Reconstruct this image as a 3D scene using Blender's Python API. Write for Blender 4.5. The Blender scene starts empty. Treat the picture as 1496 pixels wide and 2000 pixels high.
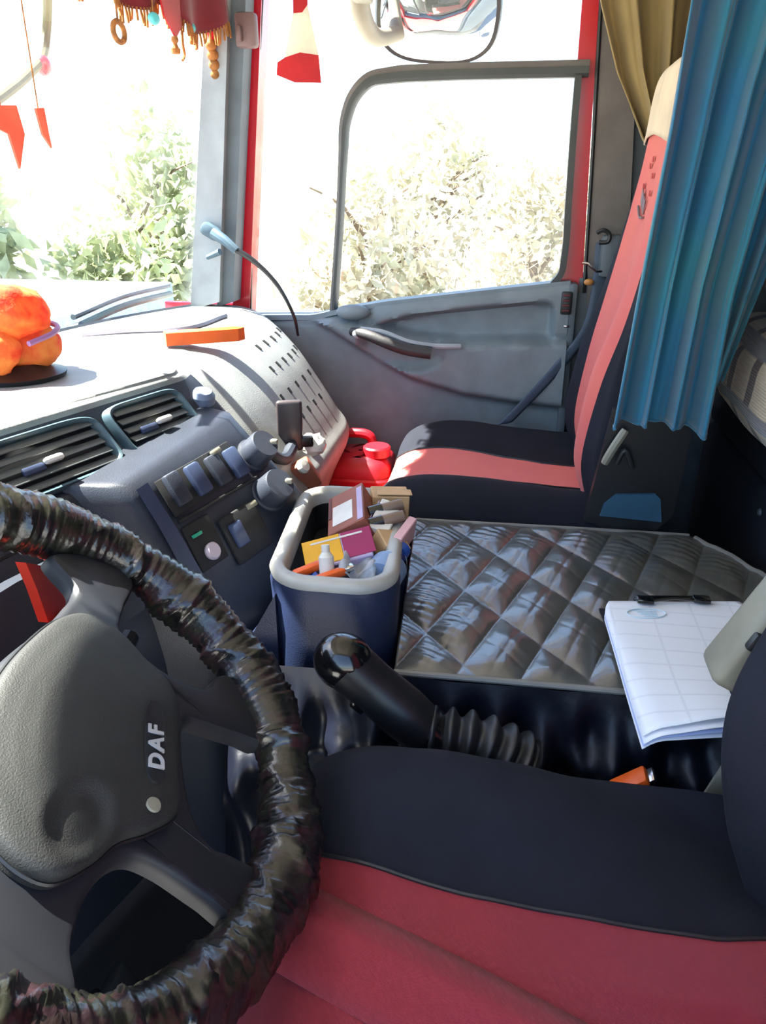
import bpy, bmesh, math, random
import numpy as np
from mathutils import Vector, Matrix
from mathutils.geometry import tessellate_polygon

# ------------------------------------------------------------------ camera
scene = bpy.context.scene
COL = scene.collection
cam_data = bpy.data.cameras.new('camera')
cam_data.sensor_fit = 'VERTICAL'
cam_data.sensor_height = 24.0
cam_data.lens = 24.0 * 1500.0 / 2000.0          # focal length of 1500 px on a 1496x2000 frame
cam_data.clip_start = 0.02
cam_data.clip_end = 500
camera = bpy.data.objects.new('camera', cam_data)
COL.objects.link(camera)
camera.location = (0.0, 0.0, 1.25)
camera.rotation_euler = (math.radians(90 - 23), 0.0, math.radians(9))
scene.camera = camera

# ------------------------------------------------------------------ world, sun, exposure
world = bpy.data.worlds.new('world')
scene.world = world
world.use_nodes = True
wn = world.node_tree.nodes
wl = world.node_tree.links
wn.clear()
SUN_DIR = Vector((-0.53, 0.0, 0.848)).normalized()   # towards the sun: ahead of the truck, a little to the passenger side
sky = wn.new('ShaderNodeTexSky')
sky.sky_type = 'NISHITA'
sky.sun_disc = False
sky.sun_elevation = math.asin(SUN_DIR.z)
sky.sun_rotation = math.atan2(SUN_DIR.x, SUN_DIR.y)
sky.altitude = 100
sky.air_density = 1.0
sky.dust_density = 1.2
sky.ozone_density = 2.0
bg = wn.new('ShaderNodeBackground')
bg.inputs['Strength'].default_value = 0.46
wo = wn.new('ShaderNodeOutputWorld')
wl.new(sky.outputs['Color'], bg.inputs['Color'])
wl.new(bg.outputs['Background'], wo.inputs['Surface'])

sun_data = bpy.data.lights.new('sun', 'SUN')
sun_data.energy = 29.0
sun_data.angle = math.radians(0.6)
sun_data.color = (1.0, 0.95, 0.87)
sun = bpy.data.objects.new('sun', sun_data)
COL.objects.link(sun)
sun.location = SUN_DIR * 30
sun.rotation_euler = SUN_DIR.to_track_quat('Z', 'Y').to_euler()

scene.view_settings.view_transform = 'Standard'
scene.view_settings.look = 'None'
scene.view_settings.exposure = 0.75
scene.view_settings.gamma = 1.0
scene.view_settings.use_curve_mapping = False
scene.cycles.max_bounces = 8
scene.cycles.diffuse_bounces = 5
scene.cycles.glossy_bounces = 4
scene.cycles.transparent_max_bounces = 12
scene.cycles.sample_clamp_indirect = 8.0
scene.cycles.caustics_reflective = False
scene.cycles.caustics_refractive = False

random.seed(7)
RNG = np.random.default_rng(7)
PI = math.pi

# ------------------------------------------------------------------ materials
def lin(c):
    return tuple(((x / 255.0 + 0.055) / 1.055) ** 2.4 if x > 10 else x / 255.0 / 12.92 for x in c)

def mat(name, rgb, rough=0.6, metal=0.0, var=0.12, vscale=14.0, bump=0.0, bscale=200.0, weave=0.0, wscale=500.0,
        coat=0.0, sheen=0.0, trans=0.0, alpha_tr=0.0, rgb2=None, spec=0.5):
    m = bpy.data.materials.new(name)
    m.use_nodes = True
    nt = m.node_tree
    n, l = nt.nodes, nt.links
    b = n['Principled BSDF']
    tc = n.new('ShaderNodeTexCoord')
    c = lin(rgb)
    ns = n.new('ShaderNodeTexNoise')
    ns.inputs['Scale'].default_value = vscale
    ns.inputs['Detail'].default_value = 4
    l.new(tc.outputs['Object'], ns.inputs['Vector'])
    rp = n.new('ShaderNodeValToRGB')
    c2 = lin(rgb2) if rgb2 else tuple(x * (1 + var) for x in c)
    c1 = c if rgb2 else tuple(x * (1 - var) for x in c)
    rp.color_ramp.elements[0].position = 0.35
    rp.color_ramp.elements[1].position = 0.65
    rp.color_ramp.elements[0].color = (*c1, 1)
    rp.color_ramp.elements[1].color = (*c2, 1)
    l.new(ns.outputs['Fac'], rp.inputs['Fac'])
    l.new(rp.outputs['Color'], b.inputs['Base Color'])
    b.inputs['Roughness'].default_value = rough
    b.inputs['Metallic'].default_value = metal
    b.inputs['Specular IOR Level'].default_value = spec
    if coat:
        b.inputs['Coat Weight'].default_value = coat
        b.inputs['Coat Roughness'].default_value = 0.12
    if sheen:
        b.inputs['Sheen Weight'].default_value = sheen
        b.inputs['Sheen Roughness'].default_value = 0.5
    if trans:
        b.inputs['Transmission Weight'].default_value = trans
    last = None
    if bump:
        nb = n.new('ShaderNodeTexNoise')
        nb.inputs['Scale'].default_value = bscale
        nb.inputs['Detail'].default_value = 3
        l.new(tc.outputs['Object'], nb.inputs['Vector'])
        bp = n.new('ShaderNodeBump')
        bp.inputs['Strength'].default_value = bump
        bp.inputs['Distance'].default_value = 0.002
        l.new(nb.outputs['Fac'], bp.inputs['Height'])
        last = bp
    if weave:
        wv = n.new('ShaderNodeTexWave')
        wv.wave_type = 'BANDS'
        wv.bands_direction = 'DIAGONAL'
        wv.inputs['Scale'].default_value = wscale
        l.new(tc.outputs['Object'], wv.inputs['Vector'])
        bp = n.new('ShaderNodeBump')
        bp.inputs['Strength'].default_value = weave
        bp.inputs['Distance'].default_value = 0.001
        l.new(wv.outputs['Fac'], bp.inputs['Height'])
        if last:
            l.new(last.outputs['Normal'], bp.inputs['Normal'])
        last = bp
    if last:
        l.new(last.outputs['Normal'], b.inputs['Normal'])
    if alpha_tr:                                    # cloth that lets light through
        tr = n.new('ShaderNodeBsdfTranslucent')
        l.new(rp.outputs['Color'], tr.inputs['Color'])
        mx = n.new('ShaderNodeMixShader')
        mx.inputs['Fac'].default_value = alpha_tr
        out = n['Material Output']
        l.new(b.outputs['BSDF'], mx.inputs[1])
        l.new(tr.outputs['BSDF'], mx.inputs[2])
        l.new(mx.outputs['Shader'], out.inputs['Surface'])
    return m

def glass_mat(name, tint=(0.96, 0.98, 0.97), refl=0.06, rough=0.02):
    m = bpy.data.materials.new(name)
    m.use_nodes = True
    n, l = m.node_tree.nodes, m.node_tree.links
    n.clear()
    t = n.new('ShaderNodeBsdfTransparent')
    t.inputs['Color'].default_value = (*tint, 1)
    g = n.new('ShaderNodeBsdfGlossy')
    g.inputs['Roughness'].default_value = rough
    lw = n.new('ShaderNodeLayerWeight')
    lw.inputs['Blend'].default_value = 0.5
    pw = n.new('ShaderNodeMath')
    pw.operation = 'POWER'
    pw.inputs[1].default_value = 5.0
    l.new(lw.outputs['Facing'], pw.inputs[0])
    fr = n.new('ShaderNodeMath')
    fr.operation = 'MULTIPLY_ADD'
    fr.inputs[1].default_value = 0.7
    fr.inputs[2].default_value = 0.03
    l.new(pw.outputs[0], fr.inputs[0])
    mx = n.new('ShaderNodeMixShader')
    o = n.new('ShaderNodeOutputMaterial')
    l.new(fr.outputs[0], mx.inputs['Fac'])
    l.new(t.outputs['BSDF'], mx.inputs[1])
    l.new(g.outputs['BSDF'], mx.inputs[2])
    l.new(mx.outputs['Shader'], o.inputs['Surface'])
    return m

M = {}
M['door_grey'] = mat('door_grey_plastic', (118, 130, 136), 0.5, bump=0.25, bscale=600)
M['trim_grey'] = mat('pillar_grey_plastic', (158, 164, 168), 0.55, bump=0.2, bscale=500)
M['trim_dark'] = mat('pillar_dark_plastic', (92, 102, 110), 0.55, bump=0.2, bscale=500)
M['rubber'] = mat('black_rubber', (34, 36, 38), 0.45)
M['frame_dark'] = mat('window_frame_plastic', (62, 66, 66), 0.5)
M['frame_lite'] = mat('window_frame_inner', (104, 100, 98), 0.5)
M['red_paint'] = mat('red_cab_paint', (196, 24, 44), 0.25, coat=0.6, var=0.04)
M['dash_top'] = mat('dash_sunlit_plastic', (132, 134, 132), 0.5, bump=0.3, bscale=500)  # sun glare put into the colour: far paler than the dark fascia
M['dash_dark'] = mat('dash_fascia_plastic', (42, 47, 58), 0.5, bump=0.2, bscale=500)
M['dash_green'] = mat('vent_surround_plastic', (66, 88, 96), 0.45)
M['pod'] = mat('console_plastic', (36, 41, 52), 0.45, bump=0.2, bscale=500)
M['pod_blue'] = mat('console_blue_edge', (50, 62, 90), 0.5)
M['black_pl'] = mat('black_plastic', (22, 23, 26), 0.4)
M['black_gloss'] = mat('black_gloss_plastic', (14, 14, 16), 0.14, coat=0.5)
M['vent_black'] = mat('cavity_shade', (16, 17, 20), 0.7)  # flat black stands in for the shade inside vents, slots and recesses
M['slat'] = mat('vent_slat_plastic', (84, 88, 88), 0.35)
M['chrome'] = mat('chrome_metal', (210, 210, 208), 0.18, metal=1.0)
M['white_pl'] = mat('white_plastic', (214, 210, 200), 0.4)
M['navy_pl'] = mat('navy_tray_plastic', (30, 40, 68), 0.45, bump=0.2, bscale=400)
M['rim_pl'] = mat('tray_rim_sunlit', (168, 166, 158), 0.4)  # pale tone carries the sunlight on the tray rim
M['black_fab'] = mat('black_seat_fabric', (27, 29, 39), 0.9, weave=0.3, wscale=700, spec=0.25, vscale=9, var=0.18)
M['red_fab'] = mat('red_seat_fabric', (150, 35, 42), 0.85, weave=0.5, wscale=420, sheen=0.12, vscale=5, var=0.10, rgb2=(142, 32, 48))
M['coral_fab'] = mat('coral_seat_fabric', (222, 102, 88), 0.8, weave=0.5, wscale=420, sheen=0.2, vscale=6, rgb2=(214, 92, 88))
M['cream_fab'] = mat('cream_head_cover', (226, 204, 172), 0.9, weave=0.5, wscale=500, sheen=0.3)
M['teal'] = mat('teal_curtain_cloth', (34, 114, 130), 0.75, weave=0.3, wscale=900, sheen=0.3, vscale=4, rgb2=(24, 100, 144), alpha_tr=0.06)
M['olive'] = mat('olive_curtain_cloth', (170, 148, 98), 0.85, weave=0.3, wscale=800, sheen=0.3, vscale=5, var=0.15, alpha_tr=0.2)
M['quilt'] = mat('black_leatherette', (78, 78, 73), 0.32, bump=0.3, bscale=90, vscale=8, var=0.15, spec=1.0, coat=0.7)
M['skirt'] = mat('black_shiny_skirt', (13, 16, 28), 0.42, bump=0.3, bscale=70, spec=0.35, coat=0.05)
M['piping'] = mat('grey_piping', (120, 118, 112), 0.5)
M['jerry'] = mat('red_jerrycan_plastic', (170, 22, 36), 0.4)
M['paper'] = mat('white_paper', (232, 234, 240), 0.8, var=0.02)
M['paper_blue'] = mat('pale_blue_paper', (178, 192, 232), 0.8, var=0.03)
M['stalk_grey'] = mat('grey_olive_plastic', (132, 128, 112), 0.5)
M['bunk'] = mat('navy_bunk_cloth', (32, 36, 48), 0.8, bump=0.3, bscale=300)
M['carpet'] = mat('dark_carpet', (28, 28, 30), 0.95, bump=0.6, bscale=400)
M['headliner'] = mat('beige_headliner', (206, 200, 184), 0.85, bump=0.2, bscale=300)
M['orange_pl'] = mat('orange_plastic', (232, 98, 30), 0.4)
M['orange_soft'] = mat('orange_plush', (226, 62, 34), 0.85, vscale=26, rgb2=(244, 150, 70), bump=0.8, bscale=120, alpha_tr=0.25)
M['mauve'] = mat('mauve_ribbon', (170, 120, 170), 0.6, alpha_tr=0.2)
M['yellow'] = mat('yellow_card', (226, 166, 20), 0.5)
M['magenta'] = mat('magenta_card', (150, 24, 84), 0.5)
M['brown_card'] = mat('brown_card', (140, 78, 58), 0.55)
M['cardboard'] = mat('cardboard', (196, 160, 116), 0.8)
M['lilac'] = mat('lilac_card', (176, 160, 190), 0.6)
M['pink'] = mat('pink_packet', (216, 168, 170), 0.6)
M['blue_pl'] = mat('blue_plastic', (40, 84, 170), 0.4)
M['red_cloth'] = mat('red_velvet', (200, 40, 48), 0.8, sheen=0.5, alpha_tr=0.4)
M['maroon_cloth'] = mat('maroon_velvet', (140, 34, 48), 0.85, sheen=0.5, alpha_tr=0.3)
M['gold_fringe'] = mat('gold_fringe', (186, 130, 74), 0.8, alpha_tr=0.35, var=0.3, vscale=60)
M['white_cloth'] = mat('white_pennant_cloth', (238, 230, 214), 0.85, alpha_tr=0.5)
M['aqua'] = mat('aqua_bead', (110, 214, 220), 0.3, alpha_tr=0.3)
M['mirror'] = mat('mirror_glass', (235, 238, 238), 0.03, metal=1.0, var=0.0)
M['hub'] = mat('wheel_hub_plastic', (36, 37, 36), 0.6, bump=0.3, bscale=700)
M['hub_dark'] = mat('wheel_spoke_plastic', (28, 30, 36), 0.5)
M['belt'] = mat('belt_webbing', (84, 100, 120), 0.6, weave=0.4, wscale=900)
M['teal_pl'] = mat('teal_grey_plastic', (44, 84, 108), 0.45)
M['glass'] = glass_mat('window_glass')
M['bottle'] = glass_mat('clear_bottle_plastic', (0.86, 0.92, 0.97))
M['leaf_g'] = mat('green_leaves', (178, 184, 146), 0.6, var=0.3, vscale=3, alpha_tr=0.3)  # green lightened towards the outdoor glare
M['leaf_y'] = mat('glare_pale_leaves', (196, 184, 164), 0.6, vscale=2, rgb2=(170, 170, 144), alpha_tr=0.3)  # overexposed outdoor light put into the leaf colour
M['bark'] = mat('bark', (110, 92, 74), 0.9)
M['ground'] = mat('dusty_ground', (160, 158, 152), 0.95, vscale=0.5, var=0.12)
M['wall_blue'] = mat('blue_barrier_paint', (140, 160, 170), 0.6)
M['olive_metal'] = mat('mirror_arm_metal', (110, 104, 76), 0.5)

# camouflage print of the wheel cover
m = mat('wheel_cover_vinyl', (14, 14, 15), 0.28, coat=0.25, spec=0.6, bump=0.5, bscale=120)
nt = m.node_tree
b = nt.nodes['Principled BSDF']
tc = nt.nodes['Texture Coordinate']
vz = nt.nodes.new('ShaderNodeTexVoronoi')
vz.inputs['Scale'].default_value = 38
nz = nt.nodes.new('ShaderNodeTexNoise')
nz.inputs['Scale'].default_value = 30
nt.links.new(tc.outputs['Object'], nz.inputs['Vector'])
nt.links.new(nz.outputs['Color'], vz.inputs['Vector'])
vz.inputs['Scale'].default_value = 5
rp = nt.nodes.new('ShaderNodeValToRGB')
cr = rp.color_ramp
cr.interpolation = 'EASE'
cr.elements[0].position, cr.elements[0].color = 0.15, (*lin((11, 11, 12)), 1)
cr.elements[1].position, cr.elements[1].color = 0.45, (*lin((20, 20, 18)), 1)
for p, c in ((0.62, (30, 31, 24)), (0.75, (42, 27, 30)), (0.9, (18, 17, 20))):
    e = cr.elements.new(p)
    e.color = (*lin(c), 1)
nt.links.new(vz.outputs['Color'], rp.inputs['Fac'])
nt.links.new(rp.outputs['Color'], b.inputs['Base Color'])
M['cover'] = m

# plaid knit of the blanket
m = mat('plaid_blanket_wool', (206, 178, 140), 0.9, sheen=0.4)
nt = m.node_tree
b = nt.nodes['Principled BSDF']
tc = nt.nodes['Texture Coordinate']
def stripes(scale, dirn, lo, hi):
    w = nt.nodes.new('ShaderNodeTexWave')
    w.wave_type = 'BANDS'
    w.bands_direction = dirn
    w.inputs['Scale'].default_value = scale
    w.inputs['Distortion'].default_value = 0.6
    nt.links.new(tc.outputs['Object'], w.inputs['Vector'])
    r = nt.nodes.new('ShaderNodeValToRGB')
    r.color_ramp.elements[0].position, r.color_ramp.elements[1].position = lo, hi
    nt.links.new(w.outputs['Fac'], r.inputs['Fac'])
    return r
s1 = stripes(2.4, 'Y', 0.78, 0.86)
s2 = stripes(2.8, 'Z', 0.80, 0.88)
mx1 = nt.nodes.new('ShaderNodeMixRGB')
mx1.inputs['Color1'].default_value = (*lin((248, 224, 188)), 1)
mx1.inputs['Color2'].default_value = (*lin((104, 70, 56)), 1)
nt.links.new(s1.outputs['Color'], mx1.inputs['Fac'])
mx2 = nt.nodes.new('ShaderNodeMixRGB')
mx2.inputs['Color2'].default_value = (*lin((140, 132, 132)), 1)
nt.links.new(s2.outputs['Color'], mx2.inputs['Fac'])
nt.links.new(mx1.outputs['Color'], mx2.inputs['Color1'])
nt.links.new(mx2.outputs['Color'], b.inputs['Base Color'])
kn = nt.nodes.new('ShaderNodeTexWave')
kn.bands_direction = 'Z'
kn.inputs['Scale'].default_value = 60
nt.links.new(tc.outputs['Object'], kn.inputs['Vector'])
bp = nt.nodes.new('ShaderNodeBump')
bp.inputs['Strength'].default_value = 0.6
bp.inputs['Distance'].default_value = 0.004
nt.links.new(kn.outputs['Fac'], bp.inputs['Height'])
nt.links.new(bp.outputs['Normal'], b.inputs['Normal'])
M['plaid'] = m
M['dark_wool'] = mat('dark_brown_wool', (64, 46, 46), 0.95, sheen=0.3, bump=0.8, bscale=90)

# printed paper: faint table rules and a pale blue stamp
m = mat('printed_sheet', (232, 234, 240), 0.8, var=0.02)
nt = m.node_tree
b = nt.nodes['Principled BSDF']
tc = nt.nodes['Texture Coordinate']
def rule(dirn, scale, lo):
    w = nt.nodes.new('ShaderNodeTexWave')
    w.bands_direction = dirn
    w.inputs['Scale'].default_value = scale
    nt.links.new(tc.outputs['Object'], w.inputs['Vector'])
    r = nt.nodes.new('ShaderNodeValToRGB')
    r.color_ramp.elements[0].position, r.color_ramp.elements[1].position = lo, lo + 0.03
    nt.links.new(w.outputs['Fac'], r.inputs['Fac'])
    return r
r1 = rule('Y', 9.0, 0.96)
r2 = rule('X', 5.5, 0.985)
ad = nt.nodes.new('ShaderNodeMath')
ad.operation = 'MAXIMUM'
nt.links.new(r1.outputs['Color'], ad.inputs[0])
nt.links.new(r2.outputs['Color'], ad.inputs[1])
mu = nt.nodes.new('ShaderNodeMath')
mu.operation = 'MULTIPLY'
mu.inputs[1].default_value = 0.13
nt.links.new(ad.outputs[0], mu.inputs[0])
mx = nt.nodes.new('ShaderNodeMixRGB')
mx.inputs['Color1'].default_value = (*lin((234, 236, 240)), 1)
mx.inputs['Color2'].default_value = (*lin((120, 124, 140)), 1)
nt.links.new(mu.outputs[0], mx.inputs['Fac'])
nt.links.new(mx.outputs['Color'], b.inputs['Base Color'])
M['printed'] = m
M['stamp'] = mat('pale_blue_stamp', (198, 220, 228), 0.8, var=0.05)

# ------------------------------------------------------------------ mesh helpers
class MB:
    def __init__(self):
        self.v, self.f, self.m = [], [], []
    def add(self, verts, faces, mi=0):
        o = len(self.v)
        self.v.extend([tuple(map(float, p)) for p in verts])
        self.f.extend([tuple(i + o for i in f) for f in faces])
        self.m.extend([mi] * len(faces))
        return self
    def grid(self, pts, cu=False, cv=False, mi=0, cap=False):
        pts = np.asarray(pts, float)
        nu, nv = pts.shape[:2]
        fs = []
        for i in range(nu if cu else nu - 1):
            for j in range(nv if cv else nv - 1):
                i2, j2 = (i + 1) % nu, (j + 1) % nv
                fs.append((i * nv + j, i * nv + j2, i2 * nv + j2, i2 * nv + j))
        if cap and cv:
            fs.append(tuple(range(nv))[::-1])
            fs.append(tuple((nu - 1) * nv + j for j in range(nv)))
        return self.add(pts.reshape(-1, 3), fs, mi)
    def tube(self, path, r, n=12, mi=0, cap=True, closed=False):
        P = np.asarray(path, float)
        k = len(P)
        rr = np.full(k, r) if np.isscalar(r) else np.asarray(r, float)
        if closed:
            T = np.roll(P, -1, 0) - np.roll(P, 1, 0)
        else:
            T = np.gradient(P, axis=0)
        T /= np.linalg.norm(T, axis=1)[:, None] + 1e-12
        ref = np.array([0, 0, 1.0]) if abs(T[0][2]) < 0.9 else np.array([1.0, 0, 0])
        A = np.cross(T[0], ref)
        A /= np.linalg.norm(A)
        rows = []
        ang = np.linspace(0, 2 * PI, n, endpoint=False)
        for i in range(k):
            A = A - T[i] * (A @ T[i])
            A /= np.linalg.norm(A) + 1e-12
            B = np.cross(T[i], A)
            rows.append(P[i] + rr[i] * (np.outer(np.cos(ang), A) + np.outer(np.sin(ang), B)))
        return self.grid(rows, cu=closed, cv=True, mi=mi, cap=cap and not closed)
    def sweep(self, path, prof, normal, mi=0, cap=True, closed=False):
        """sweep a 2-D profile (a along the in-plane side direction, b along normal) on a planar path"""
        P = np.asarray(path, float)
        N = np.asarray(normal, float)
        N = N / np.linalg.norm(N)
        if closed:
            T = np.roll(P, -1, 0) - np.roll(P, 1, 0)
        else:
            T = np.gradient(P, axis=0)
        T /= np.linalg.norm(T, axis=1)[:, None]
        rows = []
        for p, t in zip(P, T):
            s = np.cross(N, t)
            s /= np.linalg.norm(s)
            rows.append([p + s * a + N * c for a, c in prof])
        return self.grid(rows, cu=closed, cv=True, mi=mi, cap=cap and not closed)
    def lathe(self, prof, c=(0, 0, 0), axis=(0, 0, 1), n=24, mi=0):
        """prof: list of (radius, height along axis)"""
        ax = Vector(axis).normalized()
        q = Vector((0, 0, 1)).rotation_difference(ax).to_matrix()
        Q = np.array(q)
        ang = np.linspace(0, 2 * PI, n, endpoint=False)
        rows = []
        for r, h in prof:
            loc = np.stack([max(r, 1e-5) * np.cos(ang), max(r, 1e-5) * np.sin(ang), np.full(n, h)], 1)
            rows.append(loc @ Q.T + np.asarray(c, float))
        return self.grid(rows, cv=True, mi=mi, cap=True)
    def box(self, c, s, rot=None, bev=0.0, seg=2, mi=0):
        bm = bmesh.new()
        bmesh.ops.create_cube(bm, size=1.0)
        bmesh.ops.scale(bm, vec=Vector(s), verts=bm.verts)
        if bev:
            bmesh.ops.bevel(bm, geom=list(bm.edges), offset=min(bev, min(s) * 0.49), segments=seg, profile=0.5, affect='EDGES')
        R = Matrix.Identity(3) if rot is None else (rot if isinstance(rot, Matrix) else euler(*rot))
        bm.verts.index_update()
        vs = [R @ v.co + Vector(c) for v in bm.verts]
        fs = [tuple(v.index for v in f.verts) for f in bm.faces]
        bm.free()
        return self.add(vs, fs, mi)
    def prism(self, pts, vec, mi=0):
        """extrude a planar polygon by vec"""
        n = len(pts)
        p = [Vector(q) for q in pts]
        vec = Vector(vec)
        vs = p + [q + vec for q in p]
        tris = tessellate_polygon([p])
        fs = [tuple(t) for t in tris] + [tuple(i + n for i in reversed(t)) for t in tris]
        fs += [(i, (i + 1) % n, (i + 1) % n + n, i + n) for i in range(n)]
        return self.add(vs, fs, mi)
    def blob(self, c, r, nu=20, nv=28, fn=None, rot=None, p=1.0, mi=0):
        """ellipsoid / superellipsoid with optional radial modulation fn(direction)"""
        R = np.eye(3) if rot is None else np.array(euler(*rot))
        rows = []
        for i in range(nu):
            th = PI * i / (nu - 1)
            row = []
            for j in range(nv):
                ph = 2 * PI * j / nv
                d = np.array([math.sin(th) * math.cos(ph), math.sin(th) * math.sin(ph), math.cos(th)])
                e = np.sign(d) * np.abs(d) ** p
                k = fn(d) if fn else 1.0
                row.append(R @ (e * np.asarray(r) * k) + np.asarray(c))
            rows.append(row)
        return self.grid(rows, cv=True, mi=mi, cap=False)
    def mesh(self, name, mats, origin=(0, 0, 0), smooth=35.0):
        me = bpy.data.meshes.new(name)
        o = Vector(origin)
        me.from_pydata([Vector(p) - o for p in self.v], [], self.f)
        for mm in (mats if isinstance(mats, (list, tuple)) else [mats]):
            me.materials.append(mm)
        if any(self.m):
            me.polygons.foreach_set('material_index', self.m)
        bm = bmesh.new()
        bm.from_mesh(me)
        bmesh.ops.remove_doubles(bm, verts=bm.verts, dist=1e-6)
        bmesh.ops.recalc_face_normals(bm, faces=bm.faces)
        bm.to_mesh(me)
        bm.free()
        me.polygons.foreach_set('use_smooth', [True] * len(me.polygons))
        if smooth is not None:
            me.set_sharp_from_angle(angle=math.radians(smooth))
        me.update()
        return me

def euler(x, y, z):
    return (Matrix.Rotation(z, 3, 'Z') @ Matrix.Rotation(y, 3, 'Y') @ Matrix.Rotation(x, 3, 'X'))

ORIGIN = {}
def thing(name, label, cat, loc=(0, 0, 0), group=None, kind=None):
    o = bpy.data.objects.new(name, None)
    o.empty_display_size = 0.05
    COL.objects.link(o)
    o.location = loc
    ORIGIN[o] = Vector(loc)
    o['label'] = label
    o['category'] = cat
    if group:
        o['group'] = group
    if kind:
        o['kind'] = kind
    return o

def part(name, mb, mats, parent, label=None, kind=None, smooth=35.0, thick=0.0):
    og = ORIGIN[parent]
    o = bpy.data.objects.new(name, mb.mesh(name, mats, og, smooth))
    COL.objects.link(o)
    o.parent = parent
    ORIGIN[o] = og
    if label:
        o['label'] = label
    if kind:
        o['kind'] = kind
    if thick:
        md = o.modifiers.new('thickness', 'SOLIDIFY')
        md.thickness = thick
        md.offset = 0
    return o

def solo(name, mb, mats, label, cat, group=None, kind=None, loc=None, smooth=35.0, thick=0.0):
    lo = Vector(np.mean(np.array(mb.v), 0)) if loc is None else Vector(loc)
    o = bpy.data.objects.new(name, mb.mesh(name, mats, lo, smooth))
    COL.objects.link(o)
    o.location = lo
    ORIGIN[o] = lo
    o['label'] = label
    o['category'] = cat
    if group:
        o['group'] = group
    if kind:
        o['kind'] = kind
    if thick:
        md = o.modifiers.new('thickness', 'SOLIDIFY')
        md.thickness = thick
        md.offset = 0
    return o

def copy_tree(o, off, parent=None):
    c = o.copy()
    COL.objects.link(c)
    if parent is None:
        c.location = Vector(o.location) + Vector(off)
    else:
        c.parent = parent
    for ch in o.children:
        copy_tree(ch, off, c)
    return c

def cr(ts, vals, t):
    """Catmull-Rom interpolation of vals (n or n x k) given at ts"""
    ts = np.asarray(ts, float)
    V = np.asarray(vals, float)
    t = np.clip(np.asarray(t, float), ts[0], ts[-1])
    g = np.gradient(V, ts, axis=0)
    i = np.clip(np.searchsorted(ts, t, side='right') - 1, 0, len(ts) - 2)
    h = ts[i + 1] - ts[i]
    u = (t - ts[i]) / h
    if V.ndim == 2:
        u = u[..., None]
        h = h[..., None]
    return (2 * u**3 - 3 * u**2 + 1) * V[i] + (u**3 - 2 * u**2 + u) * h * g[i] + (3 * u**2 - 2 * u**3) * V[i + 1] + (u**3 - u**2) * h * g[i + 1]

def curve(pts, n, closed=False):
    P = np.asarray(pts, float)
    if closed:
        k = len(P)
        Q = np.concatenate([P[-3:], P, P[:3]])
        t = np.arange(len(Q)) - 3
        return cr(t, Q, np.linspace(0, k, n, endpoint=False))
    d = np.r_[0, np.cumsum(np.linalg.norm(np.diff(P, axis=0), axis=1))]
    return cr(d, P, np.linspace(0, d[-1], n))

def ss(x, a, b):
    u = np.clip((np.asarray(x, float) - a) / (b - a), 0, 1)
    return u * u * (3 - 2 * u)

_k = RNG.normal(size=(3, 12, 3))
_ph = RNG.uniform(0, 6.28, size=(3, 12))
def noise3(p, scale=1.0, seed=0):
    """cheap smooth pseudo-noise in about -1..1 for arrays of points (...,3)"""
    p = np.asarray(p, float) * scale
    k = _k[seed % 3]
    return np.sin(p @ k.T + _ph[seed % 3]).mean(-1) * 2.2

# ------------------------------------------------------------------ outside: ground, trees, barrier
solo('ground', MB().grid([[(x, y, -1.1) for y in np.linspace(-60, 120, 7)] for x in np.linspace(-90, 90, 7)]), M['ground'],
     'pale dusty ground outside the truck', 'ground', kind='structure', loc=(0, 0, -1.1))

def tree(name, label, c, r, trunk_z, leafmat, n, size, seed, group=None):
    rg = np.random.default_rng(seed)
    cx, cy, cz = c
    t = thing(name, label, 'tree' if trunk_z else 'bush', (cx, cy, -1.1), group)
    tr = MB()
    top = cz + r[2] * 0.3
    pth = curve([(cx, cy, -1.15), (cx + .05, cy, (top - 1.1) * .4 - .5), (cx - .04, cy + .05, top)], 8)
    tr.tube(pth, np.linspace(.13, .03, 8) * (0.5 + .25 * r[2]), 8)
    part('trunk', tr, M['bark'], t)
    br = MB()
    for i in range(9):
        a = rg.uniform(0, 2 * PI)
        z0 = rg.uniform(cz - r[2] * .6, top)
        e = (cx + r[0] * .75 * math.cos(a), cy + r[1] * .75 * math.sin(a), z0 + r[2] * .4)
        br.tube(curve([(cx, cy, z0), ((cx + e[0]) / 2, (cy + e[1]) / 2, z0 + .3 * r[2]), e], 5), np.linspace(.04, .012, 5) * (0.5 + .25 * r[2]), 5)
    part('branches', br, M['bark'], t)
    # clumped leaves
    k = 26
    d = rg.normal(size=(k, 3))
    d /= np.linalg.norm(d, axis=1)[:, None]
    cl = d * rg.uniform(.45, .95, (k, 1)) * np.array(r)
    P = cl[rg.integers(0, k, n)] + rg.normal(size=(n, 3)) * np.array(r) * .2
    P += np.array(c)
    P[:, 2] = np.maximum(P[:, 2], -1.05)
    A = rg.normal(size=(n, 3))
    A /= np.linalg.norm(A, axis=1)[:, None]
    B = np.cross(A, rg.normal(size=(n, 3)))
    B /= np.linalg.norm(B, axis=1)[:, None]
    s = size * rg.uniform(.6, 1.3, (n, 1))
    V = np.stack([P - A * s, P - B * s * .42, P + A * s, P + B * s * .42], 1).reshape(-1, 3)
    lf = MB()
    lf.v = [tuple(p) for p in V]
    lf.f = [(4 * i, 4 * i + 1, 4 * i + 2, 4 * i + 3) for i in range(n)]
    lf.m = [0] * n
    part('foliage', lf, leafmat, t, smooth=None, kind='stuff')
    return t

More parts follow.
